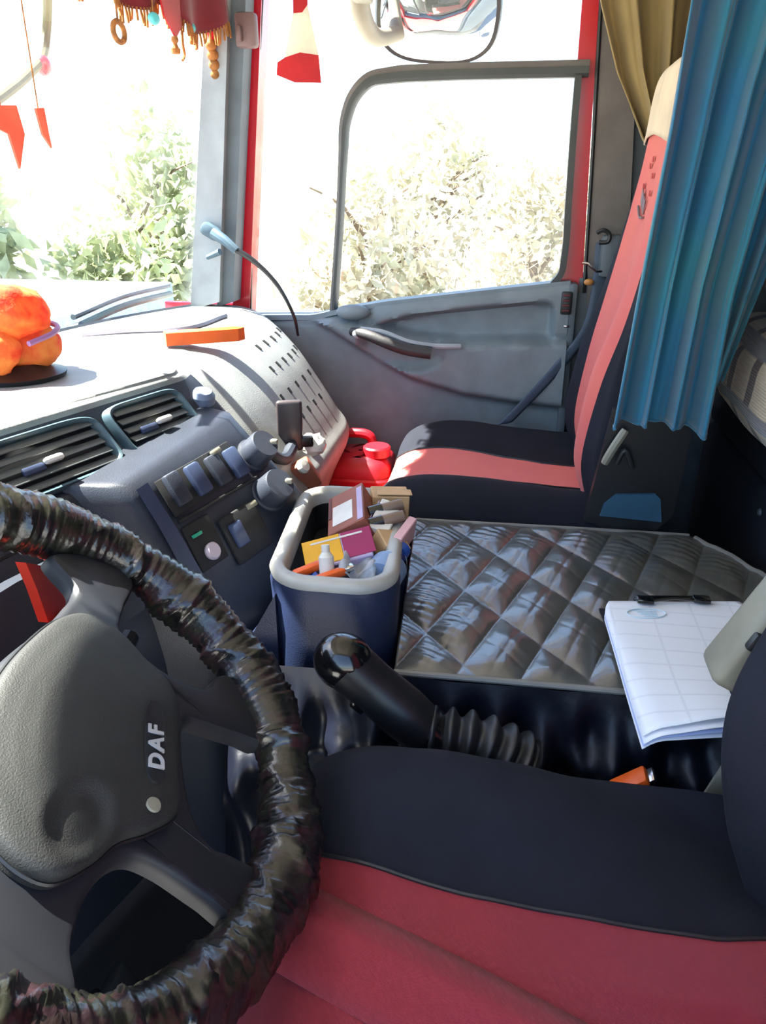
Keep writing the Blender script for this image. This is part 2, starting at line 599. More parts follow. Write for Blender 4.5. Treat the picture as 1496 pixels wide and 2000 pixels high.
tree('pale_bush', 'bush coloured pale for the outdoor glare, outside the passenger window, seen beside the front edge of its frame', (-1.6, 9.0, .25), (.85, .9, 1.5), 0, M['leaf_y'], 2600, .10, 1)
tree('pale_bush', 'pale bush outside the passenger window, behind the middle of the glass', (.35, 11.0, .1), (.95, 1.0, 1.5), 0, M['leaf_y'], 2600, .10, 2)
tree('pale_bush', 'pale low bush outside the passenger window, near its rear edge', (2.5, 11.0, -.1), (.85, .9, 1.2), 0, M['leaf_y'], 2200, .10, 3)
tree('far_bush', 'farther pale bush filling the gap between the front and middle bushes', (-1.3, 13.6, .5), (1.5, 1.0, 1.9), 0, M['leaf_y'], 2600, .12, 6)
tree('far_bush', 'farther pale bush filling the gap between the middle and rear bushes', (2.2, 14.6, .4), (1.5, 1.0, 1.8), 0, M['leaf_y'], 2600, .12, 7)
tree('roadside_tree', 'green tree seen through the windscreen beside the passenger-side pillar', (-4.7, 9.9, .5), (1.1, 1.0, 1.6), 1, M['leaf_g'], 3600, .12, 4)
tree('roadside_tree', 'tall green tree seen through the windscreen above the orange dash ornament', (-7.2, 9.4, .9), (1.0, 1.0, 2.2), 1, M['leaf_g'], 4600, .16, 5)
wl_ = MB()
wl_.box((-4.9, 7.2, -.35), (3.4, .12, 1.5), bev=.02)
solo('blue_barrier', wl_, M['wall_blue'], 'pale blue roadside barrier wall seen low through the windscreen', 'barrier')

# ------------------------------------------------------------------ cab shell
def quad_prism(pts, vec, mi=0):
    return MB().prism(pts, vec, mi)

solo('floor', MB().box((.05, 1.0, .09), (2.1, 2.1, .06), bev=.01), M['carpet'], 'dark carpeted cab floor', 'floor', kind='structure')
solo('ceiling', MB().box((.17, 1.0, 1.80), (1.86, 2.14, .05), bev=.02), M['headliner'], 'beige cab headliner', 'ceiling', kind='structure')
solo('wall_rear', MB().box((1.10, 1.0, .93), (.05, 2.14, 1.70), bev=.01), M['bunk'], 'dark rear wall of the cab behind the bunk', 'wall', kind='structure')
wr = MB().box((.67, 2.09, .93), (.88, .06, 1.70), bev=.01)
solo('wall_right', wr, M['trim_dark'], 'dark passenger-side wall of the sleeper behind the seat', 'wall', kind='structure')
solo('wall_left', MB().box((.78, -.06, .93), (.62, .06, 1.70), bev=.01), M['trim_dark'], 'driver-side wall of the sleeper', 'wall', kind='structure')
solo('trim_8', MB().box((-.20, -.06, 1.73), (1.40, .06, .12), bev=.015), M['trim_grey'], 'unseen grey roof rail added above the open driver door to cut light', 'rail', kind='structure')  # out of view, added to reduce light from the driver side
solo('trim_7', MB().prism([(-.86, -.03, .90), (-.76, -.03, .90), (-.66, -.03, 1.74), (-.76, -.03, 1.74)], (0, -.06, 0)), M['trim_grey'], 'unseen driver-side front pillar added to cut light', 'pillar', kind='structure')  # also out of view, narrows the light at the driver door
solo('wall_front', MB().box((-1.06, 1.0, .50), (.06, 2.10, .84), bev=.01), M['dash_dark'], 'front bulkhead of the cab below the windscreen', 'wall', kind='structure')

def wx(y):                       # x of the windscreen base
    return -.985 + .165 * np.abs((np.asarray(y, float) - 1.0) / .95) ** 3
ys = np.linspace(0.0, 1.97, 30)
ws = [[(float(wx(y)) + .12 * t, y, .945 + .82 * t) for y in ys] for t in np.linspace(0, 1, 8)]
solo('window_1', MB().grid(ws), M['glass'], 'curved windscreen glass above the dash', 'window', kind='structure', thick=.004)
gk = MB()
gk.tube([(float(wx(y)) + .005, y, .955) for y in ys], .012, 8)
solo('trim_1', gk, M['rubber'], 'black rubber seal along the foot of the windscreen', 'trim', kind='structure')
hd = MB()
hd.grid([[(float(wx(y)) + .10 + a, y, z) for y in ys] for a, z in ((0, 1.69), (.03, 1.66), (.16, 1.675), (.30, 1.74), (.34, 1.79), (.02, 1.80), (0, 1.69))])
solo('trim_2', hd, M['headliner'], 'beige header trim above the windscreen', 'trim', kind='structure')

# passenger-side front pillar: grey cover, darker inner edge, red painted door frame
zb, zt = .93, 1.76
def pillar_piece(u0b, u1b, u0t, u1t, y, depth, name, m, parent):
    pass
ap = thing('trim_3', 'grey front pillar between the windscreen and the passenger window', 'pillar', (-.76, 1.95, .93), kind='structure')
mb = MB().prism([(-0.814, 1.940, 0.954), (-0.734, 1.940, 0.975), (-0.649, 1.940, 1.688), (-0.700, 1.940, 1.690)], (0, .05, 0))
part('pillar_cover', mb, M['trim_grey'], ap)
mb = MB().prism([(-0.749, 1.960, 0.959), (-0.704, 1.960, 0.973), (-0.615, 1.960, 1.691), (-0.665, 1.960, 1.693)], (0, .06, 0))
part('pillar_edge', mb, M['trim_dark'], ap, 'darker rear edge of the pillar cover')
mb = MB().prism([(-0.739, 2.030, 0.895), (-0.689, 2.030, 0.910), (-0.602, 2.030, 1.686), (-0.636, 2.030, 1.687)], (0, .06, 0))
part('painted_jamb', mb, M['red_paint'], ap, 'red painted strip of the door opening')
mb = MB().tube(curve([(-0.692, 2.040, 0.895), (-0.664, 2.040, 1.206), (-0.605, 2.040, 1.688)], 10), .006, 6)
part('door_seal', mb, M['rubber'], ap)
mb = MB().box((-0.624, 1.960, 1.575), (.05, .03, .07), bev=.008)
mb.box((-0.635, 1.940, 1.566), (.012, .02, .03), bev=.004)
part('hook_plate', mb, mat('brown_grey_plastic', (120, 96, 96), .5), ap, 'brown-grey plastic hook plate high on the pillar')
# bracket on the pillar
br = MB()
br.box((-0.735, 1.925, 1.147), (.05, .03, .032), rot=(0, .5, 0), bev=.01)
br.tube([(-0.724, 1.915, 1.144), (-0.691, 1.900, 1.127), (-0.664, 1.900, 1.104)], [.014, .012, .01], 10)
br.tube([(-0.748, 1.920, 1.086), (-0.708, 1.905, 1.101)], [.006, .008], 8)
solo('pillar_bracket', br, mat('bracket_plastic', (70, 92, 106), .5), 'small blue-grey bracket clamped to the front pillar, holding the thin black cable', 'bracket')
cb = MB().tube(curve([(-0.676, 1.900, 1.112), (-0.639, 1.900, 1.092), (-0.604, 1.900, 1.066), (-0.567, 1.900, 1.027), (-0.541, 1.900, 0.984), (-0.529, 1.910, 0.948), (-0.529, 1.940, 0.896)], 40),
               np.linspace(.0075, .0035, 40), 8)
solo('antenna_cable', cb, M['black_pl'], 'thin black cable arching from the front pillar down to the dash', 'cable')

# rear door pillar
bp_ = thing('trim_4', 'rear door pillar with a red painted strip beside the passenger window', 'pillar', (.2, 2.05, .15), kind='structure')
mb = MB().prism([(0.126, 2.035, 0.999), (0.181, 2.035, 1.004), (0.155, 2.035, 1.662), (0.120, 2.035, 1.664)], (0, .05, 0))
part('painted_jamb', mb, M['red_paint'], bp_, 'red painted strip of the door opening')
mb = MB().tube(curve([(0.186, 2.030, 1.005), (0.174, 2.030, 1.320), (0.159, 2.030, 1.661)], 10), .005, 6)
part('door_seal', mb, M['rubber'], bp_)
mb = MB().prism([(0.196, 2.030, 0.970), (0.290, 2.030, 0.972), (0.240, 2.030, 1.659), (0.154, 2.030, 1.661)], (0, .05, 0))
part('pillar_cover', mb, mat('pillar_taupe_plastic', (112, 106, 102), .6, bump=.2, bscale=400), bp_)
mb = MB().box((.232, 2.06, .57), (.14, .05, .96), bev=.01)
part('lower_cover', mb, M['trim_dark'], bp_)
mb = MB().box((0.236, 2.000, 1.095), (.05, .03, .10), bev=.012)
part('belt_guide', mb, M['trim_dark'], bp_)
mb = MB().tube(curve([(0.199, 1.990, 1.148), (0.211, 1.985, 1.154), (0.227, 1.985, 1.145), (0.226, 1.985, 1.129), (0.206, 1.990, 1.126)], 16), .005, 8)
part('belt_anchor', mb, M['rubber'], bp_)
mb = MB().tube([(0.172, 1.990, 1.079), (0.184, 1.985, 1.079), (0.205, 1.985, 1.061), (0.220, 1.990, 1.061)], .0035, 8)
part('door_striker', mb, M['chrome'], bp_, 'bright metal door striker loop')
mb = MB().blob((0.191, 1.990, 1.035), (.012, .006, .008), 8, 12)
part('marker_lamp', mb, mat('amber_lens', (190, 130, 70), .3), bp_, 'small amber lens')

# ------------------------------------------------------------------ passenger door
door = thing('door_1', 'grey passenger door with a sloping window sill, armrest and pull handle', 'door', (-.27, 2.03, .15), kind='structure')
def sill(x):
    return np.interp(x, [-.75, -.50, -.44, -.30, .17], [.922, .930, .945, .970, 1.030])
X = np.linspace(-.72, .15, 150)
T = np.linspace(0, 1, 120)
rows = []
XX, TT = np.meshgrid(X, T, indexing='ij')
ZZ = .15 + (sill(XX) - .15) * TT
ledge = np.interp(XX, [-.45, -.36, -.24, -.125, .16], [.925, .915, .885, .876, .888])
swoop = np.interp(XX, [-.72, -.50, -.446, -.34, -.243, -.10, .053, .16], [.93, .925, .898, .835, .784, .745, .727, .72])
topl = np.interp(XX, [-.40, -.349, -.25, -.116, .05, .10, .12], [.90, .918, .945, .966, .985, .985, .975])
proud = ss(ZZ - swoop, -.010, .016) * (1 - ss(ZZ - ledge, -.004, .010))
dish = ss(ZZ - ledge, .0, .020) * ss(topl - ZZ, -.002, .014) * ss(XX, -.36, -.30) * (1 - ss(XX, .105, .122))
mound = ss(ZZ - ledge, 0, .02) * ss(XX, -.40, -.30)
# finger pocket under the handle
pu = (XX + .265) / .115
pz = (ZZ - (.862 - .10 * (XX + .265))) / .052
pocket = 1 - ss(pu ** 2 + pz ** 2, .55, 1.1)
YY = 2.005 - .010 * (1 - TT) - .046 * proud - .016 * mound + .044 * dish + .030 * pocket * proud
YY += .012 * ss(TT, .975, 1.0)
mb = MB().grid(np.stack([XX, YY, ZZ], -1))
part('door_panel', mb, M['door_grey'], door, smooth=60)
# backing and outer skin
mb = MB()
xs = [-.72, -.5, -.44, -.3, .15]
prof = [(x, float(sill(x))) for x in xs]
mb.prism([(-.72, 2.065, .15)] + [(x, 2.065, z) for x, z in prof] + [(.15, 2.065, .15)], (0, .02, 0))
part('outer_skin', mb, M['red_paint'], door, 'red painted outer skin of the door')
mb = MB()
sp = curve([(x, 2.035, float(sill(x)) - .002) for x in np.linspace(-.70, .15, 14)], 40)
mb.sweep(sp, [(-.010, -.028), (-.010, .030), (.002, .034), (.006, .026), (.006, -.022), (.002, -.030)], (0, 1, 0))
part('sill_cap', mb, M['door_grey'], door)
# gaps of the demister slots along the sill
for u, v in ((770,593), (820,586), (865,580), (912,574), (960,568), (1005,563)):
    pass
sl = MB().box((0, 0, 0), (.030, .012, .004), rot=(0, -.12, 0), bev=.0015, seg=1)
first = None
for x in (-.30, -.235, -.17, -.105, -.04, .02):
    z = float(sill(x)) + .0045
    if first is None:
        s_ = MB()
        s_.v = [(a + x, b_ + 2.022, c + z) for a, b_, c in sl.v]
        s_.f, s_.m = sl.f, sl.m
        first = part('sill_slot', s_, M['vent_black'], door)
        fx, fz = x, z
    else:
        c = first.copy()
        COL.objects.link(c)
        c.parent = door
        c.location = (x - fx, 0, z - fz)
# pull handle
hp = curve([(-0.391, 1.962, 0.905), (-0.354, 1.935, 0.905), (-0.309, 1.925, 0.892), (-0.250, 1.925, 0.873), (-0.183, 1.930, 0.863)], 26)
mb = MB().tube(hp, np.r_[np.linspace(.011, .0155, 13), np.linspace(.0155, .016, 13)], 14)
part('pull_handle', mb, mat('handle_dark_plastic', (50, 48, 48), .5, bump=.3, bscale=400), door, 'dark grey pull handle')
hp = curve([(-0.366, 1.950, 0.915), (-0.311, 1.940, 0.911), (-0.239, 1.940, 0.887), (-0.175, 1.945, 0.878), (-0.111, 1.955, 0.877)], 24)
mb = MB().tube(hp, np.linspace(.006, .007, 24), 8)
part('handle_rail', mb, M['trim_grey'], door)
mb = MB().blob((-0.374, 1.945, 0.903), (.014, .010, .012), 10, 14)
part('door_release', mb, M['trim_grey'], door)
mb = MB().blob((-0.393, 1.990, 0.950), (.045, .022, .020), 12, 18)
part('mirror_switch_cap', mb, M['door_grey'], door)
# window frame: rounded front corner, top bar, front bar
fp = curve([(-0.456, 2.030, 0.922), (-0.445, 2.030, 1.034), (-0.431, 2.030, 1.183), (-0.420, 2.030, 1.323), (-0.413, 2.030, 1.394), (-0.390, 2.030, 1.448), (-0.353, 2.030, 1.480),
            (-0.305, 2.030, 1.488), (-0.199, 2.030, 1.492), (-0.023, 2.030, 1.493), (0.148, 2.030, 1.493)], 90)
w = np.r_[np.full(30, .0085), np.linspace(.0085, .017, 25), np.full(35, .017)]
T_ = np.gradient(fp, axis=0)
T_ /= np.linalg.norm(T_, axis=1)[:, None]
S_ = np.cross(np.array([0, 1.0, 0]), T_)
mb = MB().grid([[p + s * k * a + np.array([0, c, 0]) for a, c in ((-.2, -.018), (.6, -.018), (1, -.010), (1, .015), (-.2, .015))] for p, s, k in zip(fp, S_, w)], cv=True, cap=True)
part('window_frame', mb, M['frame_dark'], door)
mb = MB().grid([[p + s * k * a + np.array([0, c, 0]) for a, c in ((-1, -.012), (-.2, -.014), (-.2, .012), (-1, .012))] for p, s, k in zip(fp, S_, w)], cv=True, cap=True)
part('glass_channel', mb, M['frame_lite'], door, 'lighter inner edge of the window frame')
rp_ = curve([(0.126, 2.030, 1.483), (0.126, 2.030, 1.395), (0.129, 2.030, 1.208), (0.130, 2.030, 1.092), (0.125, 2.030, 1.049), (0.106, 2.030, 1.023)], 50)
mb = MB().sweep(rp_, [(-.007, -.014), (.008, -.014), (.008, .014), (-.007, .014)], (0, 1, 0))
part('rear_frame', mb, M['frame_dark'], door)
# panes
mb = MB().prism([(-0.456, 2.032, 0.942), (-0.432, 2.032, 1.183), (-0.413, 2.032, 1.395), (-0.354, 2.032, 1.478), (-0.199, 2.032, 1.490), (0.132, 2.032, 1.488), (0.115, 2.032, 1.018)], (0, .004, 0))
part('window_pane', mb, M['glass'], door)
mb = MB().prism([(-0.691, 2.042, 0.894), (-0.459, 2.042, 0.934), (-0.434, 2.042, 1.182), (-0.415, 2.042, 1.395), (-0.355, 2.042, 1.479), (-0.200, 2.042, 1.491), (0.138, 2.042, 1.491),
                 (0.140, 2.042, 1.683), (-0.604, 2.042, 1.708)], (0, .004, 0))
part('fixed_pane', mb, M['glass'], door)
# rear edge with lock
mb = MB().box((.157, 2.035, .60), (.022, .09, .86), bev=.006)
part('door_edge', mb, M['trim_dark'], door)
mb = MB().box((0.142, 1.985, 0.985), (.026, .012, .055), bev=.004)
part('lock_plate', mb, M['rubber'], door)
mb = MB()
for k in range(4):
    mb.box((0.141, 1.977, 0.986) + np.array([0, 0, -.018 + .012 * k]) if False else tuple(np.array((0.141, 1.977, 0.986)) + np.array([0, 0, -.018 + .012 * k])), (.018, .004, .004), bev=.001, seg=1)
part('lock_slots', mb, mat('dark_red_plastic', (96, 36, 40), .5), door, 'dark red slots in the lock plate', kind='stuff')
mb = MB().box((0.147, 1.985, 0.929), (.014, .006, .005), bev=.002)
part('lock_button', mb, M['chrome'], door)

# ------------------------------------------------------------------ dash
dash = thing('dashboard', 'dark grey cab dashboard with sunlit top, centre air vents and angled switch console', 'dashboard', (-.6, 1.0, .14))
def xf(y):
    return float(np.interp(y, [-.1, .3, .6, .75, .9, 1.26, 1.3], [-.76, -.75, -.735, -.715, -.667, -.546, -.535]))
def dprof(y):
    x = xf(min(y, 1.26))
    xb = float(wx(max(0, min(y, 1.97)))) + .012
    Cp = [(xb, .960), (x - .06, .957), (x - .012, .948), (x, .930), (x + .05, .858), (x + .075, .84), (x + .13, .74), (x + .17, .62), (x + .17, .48), (x + .10, .14)]
    Pp = [(xb, .963), (-.66, .962), (-.60, .955), (-.545, .935), (-.480, .875), (-.432, .81), (-.385, .74), (-.360, .69), (-.41, .56), (-.52, .14)]
    k = float(ss(y, 1.24, 1.34))
    pr = np.array(Cp) * (1 - k) + np.array(Pp) * k
    if y > 1.72:
        s = ((y - 1.72) / .26) ** 2
        pr[1:, 0] -= .15 * s * np.linspace(.4, 1, 9)
    return cr(np.arange(10), pr, np.linspace(0, 9, 46))
st = np.unique(np.r_[np.linspace(-.05, 1.2, 22), np.linspace(1.2, 1.4, 14), np.linspace(1.4, 1.985, 22)])
D = np.array([[(x, y, z) for x, z in dprof(y)] for y in st])
part('dash_top', MB().grid(D[:, :15]), M['dash_top'], dash, smooth=60)
part('fascia', MB().grid(D[st <= 1.3][:, 14:]), M['dash_dark'], dash, smooth=60)
part('passenger_dash', MB().grid(D[st >= 1.299 - .02][:, 14:]) if False else MB().grid(D[st >= st[st <= 1.3][-1]][:, 14:]), M['dash_top'], dash, smooth=60)  # passenger part keeps the pale sunlit colour all the way down
part('end_panel', MB().add([(x, 1.985, z) for x, z in dprof(1.985)] + [(-.95, 1.985, .14)], [tuple(range(47))]), M['dash_top'], dash)
# demister strip and ribs on the dash top
mb = MB().tube(curve([(-.868, 1.491, .964), (-.79, 1.54, .966), (-.699, 1.58, .966), (-.66, 1.78, .966)], 20), .006, 6)
part('demister_strip', mb, mat('grey_strip', (128, 126, 138), .4), dash)
# speaker holes at the passenger end
hb = MB()
for (u0, v0, y0), (u1, v1, y1), k in (((484,582,1.93), (512,600,1.93), 4), ((496,668,1.72), (552,702,1.72), 5), ((474,700,1.66), (545,738,1.66), 6), ((470,738,1.6), (520,765,1.6), 4)):
    pass
def dash_pt(y, q):
    pr = cr(np.arange(46), dprof(y), np.array([q, q + .05]))
    n = np.array([-(pr[1][1] - pr[0][1]), 0, pr[1][0] - pr[0][0]])
    n /= np.linalg.norm(n)
    if n[2] < 0:
        n = -n
    return np.array([pr[0][0], y, pr[0][1]]), n
slot0 = None
for row, (q, y0, y1, k) in enumerate(((16.0, 1.62, 1.84, 5), (19.0, 1.58, 1.82, 6), (22.5, 1.52, 1.76, 5), (26, 1.50, 1.72, 5))):
    for y in np.linspace(y0, y1, k):
        p, n = dash_pt(y, q)
        hb.box(tuple(p + n * .0005), (.016, .010, .003), rot=(0, math.atan2(n[0], n[2]), 0), bev=.001, seg=1)
part('speaker_slots', hb, M['vent_black'], dash, 'dark slots of the speaker grille at the passenger end', kind='stuff')

# centre vents
def vent_frame(y, t):
    p = np.array([xf(y), y, .930]) + np.array([.05, 0, -.072]) * t
    return p
VN = np.cross(np.array([.337, 1, 0]), np.array([.05, 0, -.072]))
VN = VN / np.linalg.norm(VN)
if VN[0] < 0:
    VN = -VN
VY = np.array([.337, 1, 0]) / math.hypot(.337, 1)
VD = np.array([.05, 0, -.072]) / math.hypot(.05, .072)
VR = Matrix((VY, VD, VN)).transposed()     # local x along the dash, y down, z outward
def vbox(mb, y, t, h, s, bev=.002, rot=None):
    p = vent_frame(y, t) + VN * h
    R = VR if rot is None else VR @ rot
    return mb.box(tuple(p), s, rot=R, bev=bev)
def make_vent(y0, y1, knob_y):
    yc, L = (y0 + y1) / 2, (y1 - y0) * math.hypot(.337, 1)
    ring = []
    a, b_ = L / 2 + .012, .044
    n = 40
    for i in range(n):
        th = 2 * PI * i / n
        ca, sa = math.cos(th), math.sin(th)
        ring.append((a * np.sign(ca) * abs(ca) ** .35, b_ * np.sign(sa) * abs(sa) ** .35))
    p0 = vent_frame(yc, .52)
    rows = []
    for k, h in ((1.10, -.004), (1.06, .012), (1.0, .016), (.93, .014), (.86, .002)):
        rows.append([p0 + VY * x * (1 - (1 - k) * b_ / a * 1.2) + VD * y * k + VN * h for x, y in ring])
    v = part('vent_surround', MB().grid(rows, cv=True), M['dash_green'], dash, smooth=50)
    cav = MB()
    vbox(cav, yc, .52, .002, (L + .005, .080, .004), .001)
    part('cavity_shade', cav, M['vent_black'], v)
    tilt = Matrix.Rotation(.5, 3, 'X')
    s0 = None
    for k in range(5):
        t = .16 + .18 * k
        mb = MB()
        if s0 is None:
            vbox(mb, yc, t, .010, (L, .012, .0025), .0008, tilt)
            s0 = part('slat', mb, M['slat'], v)
            t0 = t
        else:
            c = s0.copy()
            COL.objects.link(c)
            c.parent = v
            c.location = Vector(np.array([.05, 0, -.072]) * (t - t0))
    mb = MB()
    vbox(mb, knob_y, .56, .020, (.030, .010, .012), .004)
    part('vent_knob', mb, M['white_pl'], v, 'cream vent knob')
    mb = MB()
    vbox(mb, knob_y - .03, .60, .012, (.036, .012, .008), .003)
    part('knob_stem', mb, M['pod_blue'], v)
    return v
make_vent(.80, 1.03, .935)
make_vent(1.075, 1.205, 1.145)
make_vent(.44, .62, .53)
# seam under the vents
mb = MB().tube([np.array([xf(y), y, .93]) + np.array([.088, 0, -.115]) for y in np.linspace(.3, 1.24, 14)], .004, 6)
part('seam_strip', mb, M['black_pl'], dash)
mb = MB()
yy = np.linspace(.3, .93, 12)
mb.grid([[np.array([xf(y) + a, y, z]) for y in yy] for a, z in ((.118, .80), (.135, .80), (.18, .69), (.165, .685), (.118, .80))])
part('lower_moulding', mb, M['pod'], dash)

# angled switch console
PL = np.array([(-.51, .86), (-.475, .79), (-.440, .71), (-.395, .62)])
PR = np.array([(-.455, .885), (-.385, .80), (-.330, .735), (-.296, .63)])
def pod(s, t):
    p = cr([0, .33, .66, 1], PL * (1 - s) + PR * s, np.array([t]))[0]
    return np.array([p[0], .95 + .27 * s, p[1]])
def podf(s, t):
    p = pod(s, t)
    a = pod(min(s + .02, 1.3), t) - pod(s - .02, t)
    b_ = pod(s, min(t + .02, 1)) - pod(s, max(t - .02, 0))
    a /= np.linalg.norm(a)
    n = np.cross(b_, a)
    n /= np.linalg.norm(n)
    if n[0] < 0:
        n = -n
    d = np.cross(n, a)
    if d[2] > 0:
        d = -d
    return p, Matrix((a, d, n)).transposed(), n
rows = []
for s, back in ((-.10, .10), (-.06, .02), (-.03, .004), (0, 0), (.2, 0), (.4, 0), (.6, 0), (.8, 0), (.95, 0), (1.02, .004), (1.08, .018), (1.12, .045), (1.13, .12)):
    r = []
    for t in (-.12, -.05, 0, .12, .25, .4, .55, .7, .85, 1.0):
        p = pod(s, max(t, 0)) + np.array([-back, 0, 0])
        if t < 0:
            p += np.array([-.09 if t < -.1 else -.02, 0, .004])
        r.append(p)
    p = pod(s, 1.0) + np.array([-back, 0, 0])
    r.append(p + np.array([.004, 0, -.05]))
    r.append(p + np.array([-.02, 0, -.10]))
    r.append(p + np.array([-.03, 0, -.46]))
    rows.append(r)
console = part('switch_console', MB().grid(rows), M['pod'], dash, smooth=50)
mb = MB()
mb.grid([[pod(s, t) + np.array([.004, 0, .003]) for t in np.linspace(.04, .95, 16)] for s in (-.02, .0, .05, .075)])
part('console_edge', mb, M['pod_blue'], console, 'blue-grey edge strip', smooth=60)
def pbox(mb, s, t, h, size, bev=.003, mi=0):
    p, R, n = podf(s, t)
    return mb.box(tuple(p + n * h), size, rot=R, bev=bev, mi=mi)
mb = MB()
pbox(mb, .45, .18, .001, (.185, .060, .006), .002)
part('switch_recess', mb, M['vent_black'], console)
for s, t in ((.22, .16), (.39, .175), (.56, .19), (.72, .205)):
    mb = MB()
    pbox(mb, s, t, .008, (.030, .052, .014), .005)
    sw = part('rocker_switch', mb, M['pod_blue'] if s in (.39, .72) else M['dash_dark'], console)
mb = MB()
pbox(mb, .62, .10, .013, (.022, .008, .008), .002)
part('switch_lamp', mb, M['stalk_grey'], console)
mb = MB()
pbox(mb, .47, .335, .002, (.20, .006, .006), .002)
part('console_seam', mb, M['vent_black'], console)
mb = MB()
pbox(mb, .20, .52, .001, (.060, .075, .006), .003)
part('lamp_recess', mb, M['vent_black'], console)
mb = MB()
pbox(mb, .17, .45, .006, (.020, .005, .004), .001)
part('pilot_lamp', mb, mat('green_lens', (40, 150, 120), .4), console, 'small green pilot lens')
p, R, n = podf(.20, .58)
part('round_button', MB().lathe([(0, 0), (.013, 0), (.014, .006), (.011, .010), (0, .011)], p + n * .003, n, 20), mat('pale_button', (180, 166, 176), .4), console, 'pale round button')
mb = MB()
pbox(mb, .47, .60, .003, (.085, .080, .010), .006)
part('square_socket', mb, M['vent_black'], console)
mb = MB()
pbox(mb, .40, .58, .011, (.026, .040, .008), .003)
part('socket_flap', mb, M['pod_blue'], console)
mb = MB()
pbox(mb, .60, .47, .007, (.026, .010, .008), .002)
part('socket_latch', mb, M['stalk_grey'], console)
p, R, n = podf(.62, .97)
lg = part('lighter_socket', MB().lathe([(0, 0), (.026, 0), (.027, .006), (.021, .008), (.020, .002), (0, .002)], p + n * .001, n, 24), M['black_pl'], console)
part('lighter_knob', MB().lathe([(0, 0), (.016, 0), (.016, .014), (.013, .018), (0, .018)], p + n * .003, n, 24), M['chrome'], lg, 'chrome cigarette lighter')
for (s, t, rr) in ((.90, .22, .027), (.78, .47, .029)):
    p, R, n = podf(s, t)
    ax = n + np.array([.1, -.15, .25])
    k_ = part('rotary_knob', MB().lathe([(0, 0), (rr * 1.12, 0), (rr * 1.12, .006), (rr, .008), (rr * .95, .040), (rr * .88, .045), (0, .045)], p, ax, 28), M['dash_dark'], console, smooth=40)
    axn = np.array(Vector(ax).normalized())
    part('knob_pointer', MB().box(tuple(p + axn * .043 + np.array([.012, .012, 0])), (.012, .010, .008), bev=.002), M['stalk_grey'], k_)
# cream strips and tray lip on the passenger side of the dash
for k, (dx, w_) in enumerate(((0, .010), (.018, .010))):
    pth = curve([(-.345 + dx * .2, 1.34 + dx * 1.2, .70), (-.352 + dx * .2, 1.36 + dx, .655), (-.375 + dx * .2, 1.37 + dx, .60)], 12)
    part('tray_slat', MB().tube(pth, .007, 8), M['rim_pl'], dash)

# ------------------------------------------------------------------ seats
KV = [-1, -.88, -.78, -.65, -.5, -.3, 0, .3, .5, .65, .78, .88, 1]
KT = [-.99, -1.0, -.94, -.80, -.62, -.40, 0, .40, .62, .80, .94, 1.0, .99]
def cushion(parent, yc, hw, x0, x1, zt, b_lo, b_hi, crest, red, seed, front=.20):
    """cushion surface; b_lo / b_hi give the red panel borders in v as functions of s in 0..1"""
    KZ = [-.20, -.045, .0, .034, .026, .004, -.004, .004, .026, .034, .0, -.045, -.20]
    sx = [0, .10, .18, .26, .36, .60, .85, 1.0]
    px_ = np.array([(x0 + .035, -front), (x0 + .012, -.10), (x0 + .006, -.045), (x0 + .03, -.018), (x0 + .09, .002), (x0 + (x1 - x0) * .55, -.004), (x0 + (x1 - x0) * .85, -.012), (x1, -.012)])
    def pos(s, v):
        s = np.asarray(s, float); v = np.asarray(v, float)
        p = cr(sx, px_, s)
        y = yc + hw * cr(KV, KT, v)
        c = cr(KV, KZ, v)
        cz = np.where(np.abs(v) < .78, c * crest(s, v), c)
        z = zt + p[..., 1] + cz
        q = np.stack([p[..., 0], y, z], -1)
        w = (noise3(q, 16, seed) * .003 + noise3(q + 3, 38, seed + 1) * .0014) * (1.9 if seed == 2 else 1.0)
        q[..., 2] = np.maximum(z + w, zt - front)
        # front corners rounded in plan
        q[..., 0] += .05 * np.abs(cr(KV, KT, v)) ** 5 * (1 - ss(s, .25, .7))
        return q
    S = np.linspace(0, 1, 64)
    lo, hi = b_lo(S), b_hi(S)
    strips = {}
    for nm, f0, f1, n in (('near', np.full(64, -1.0), lo, 30), ('mid', lo, hi, 34), ('far', hi, np.full(64, 1.0), 30)):
        W = np.linspace(0, 1, n)
        strips[nm] = np.stack([pos(S, f0 + (f1 - f0) * w) for w in W], 1)
    part('seat_cushion', MB().grid(strips['far']).grid(strips['near']), M['black_fab'], parent, smooth=70)
    part('red_panel', MB().grid(strips['mid']), red, parent, 'red fabric panel along the middle of the cushion', smooth=70)
    # seams
    for e in (strips['far'][6:, 0], strips['near'][6:, -1]):
        part('seam', MB().tube(e + np.array([0, 0, .001]), .0022, 6), M['rubber'], parent)
    base = MB().box(((x0 + x1) / 2 + .03, yc, zt - front + .005), (x1 - x0 - .04, hw * 1.86, .04), bev=.012)
    part('cushion_pan', base, M['black_pl'], parent)
    return pos

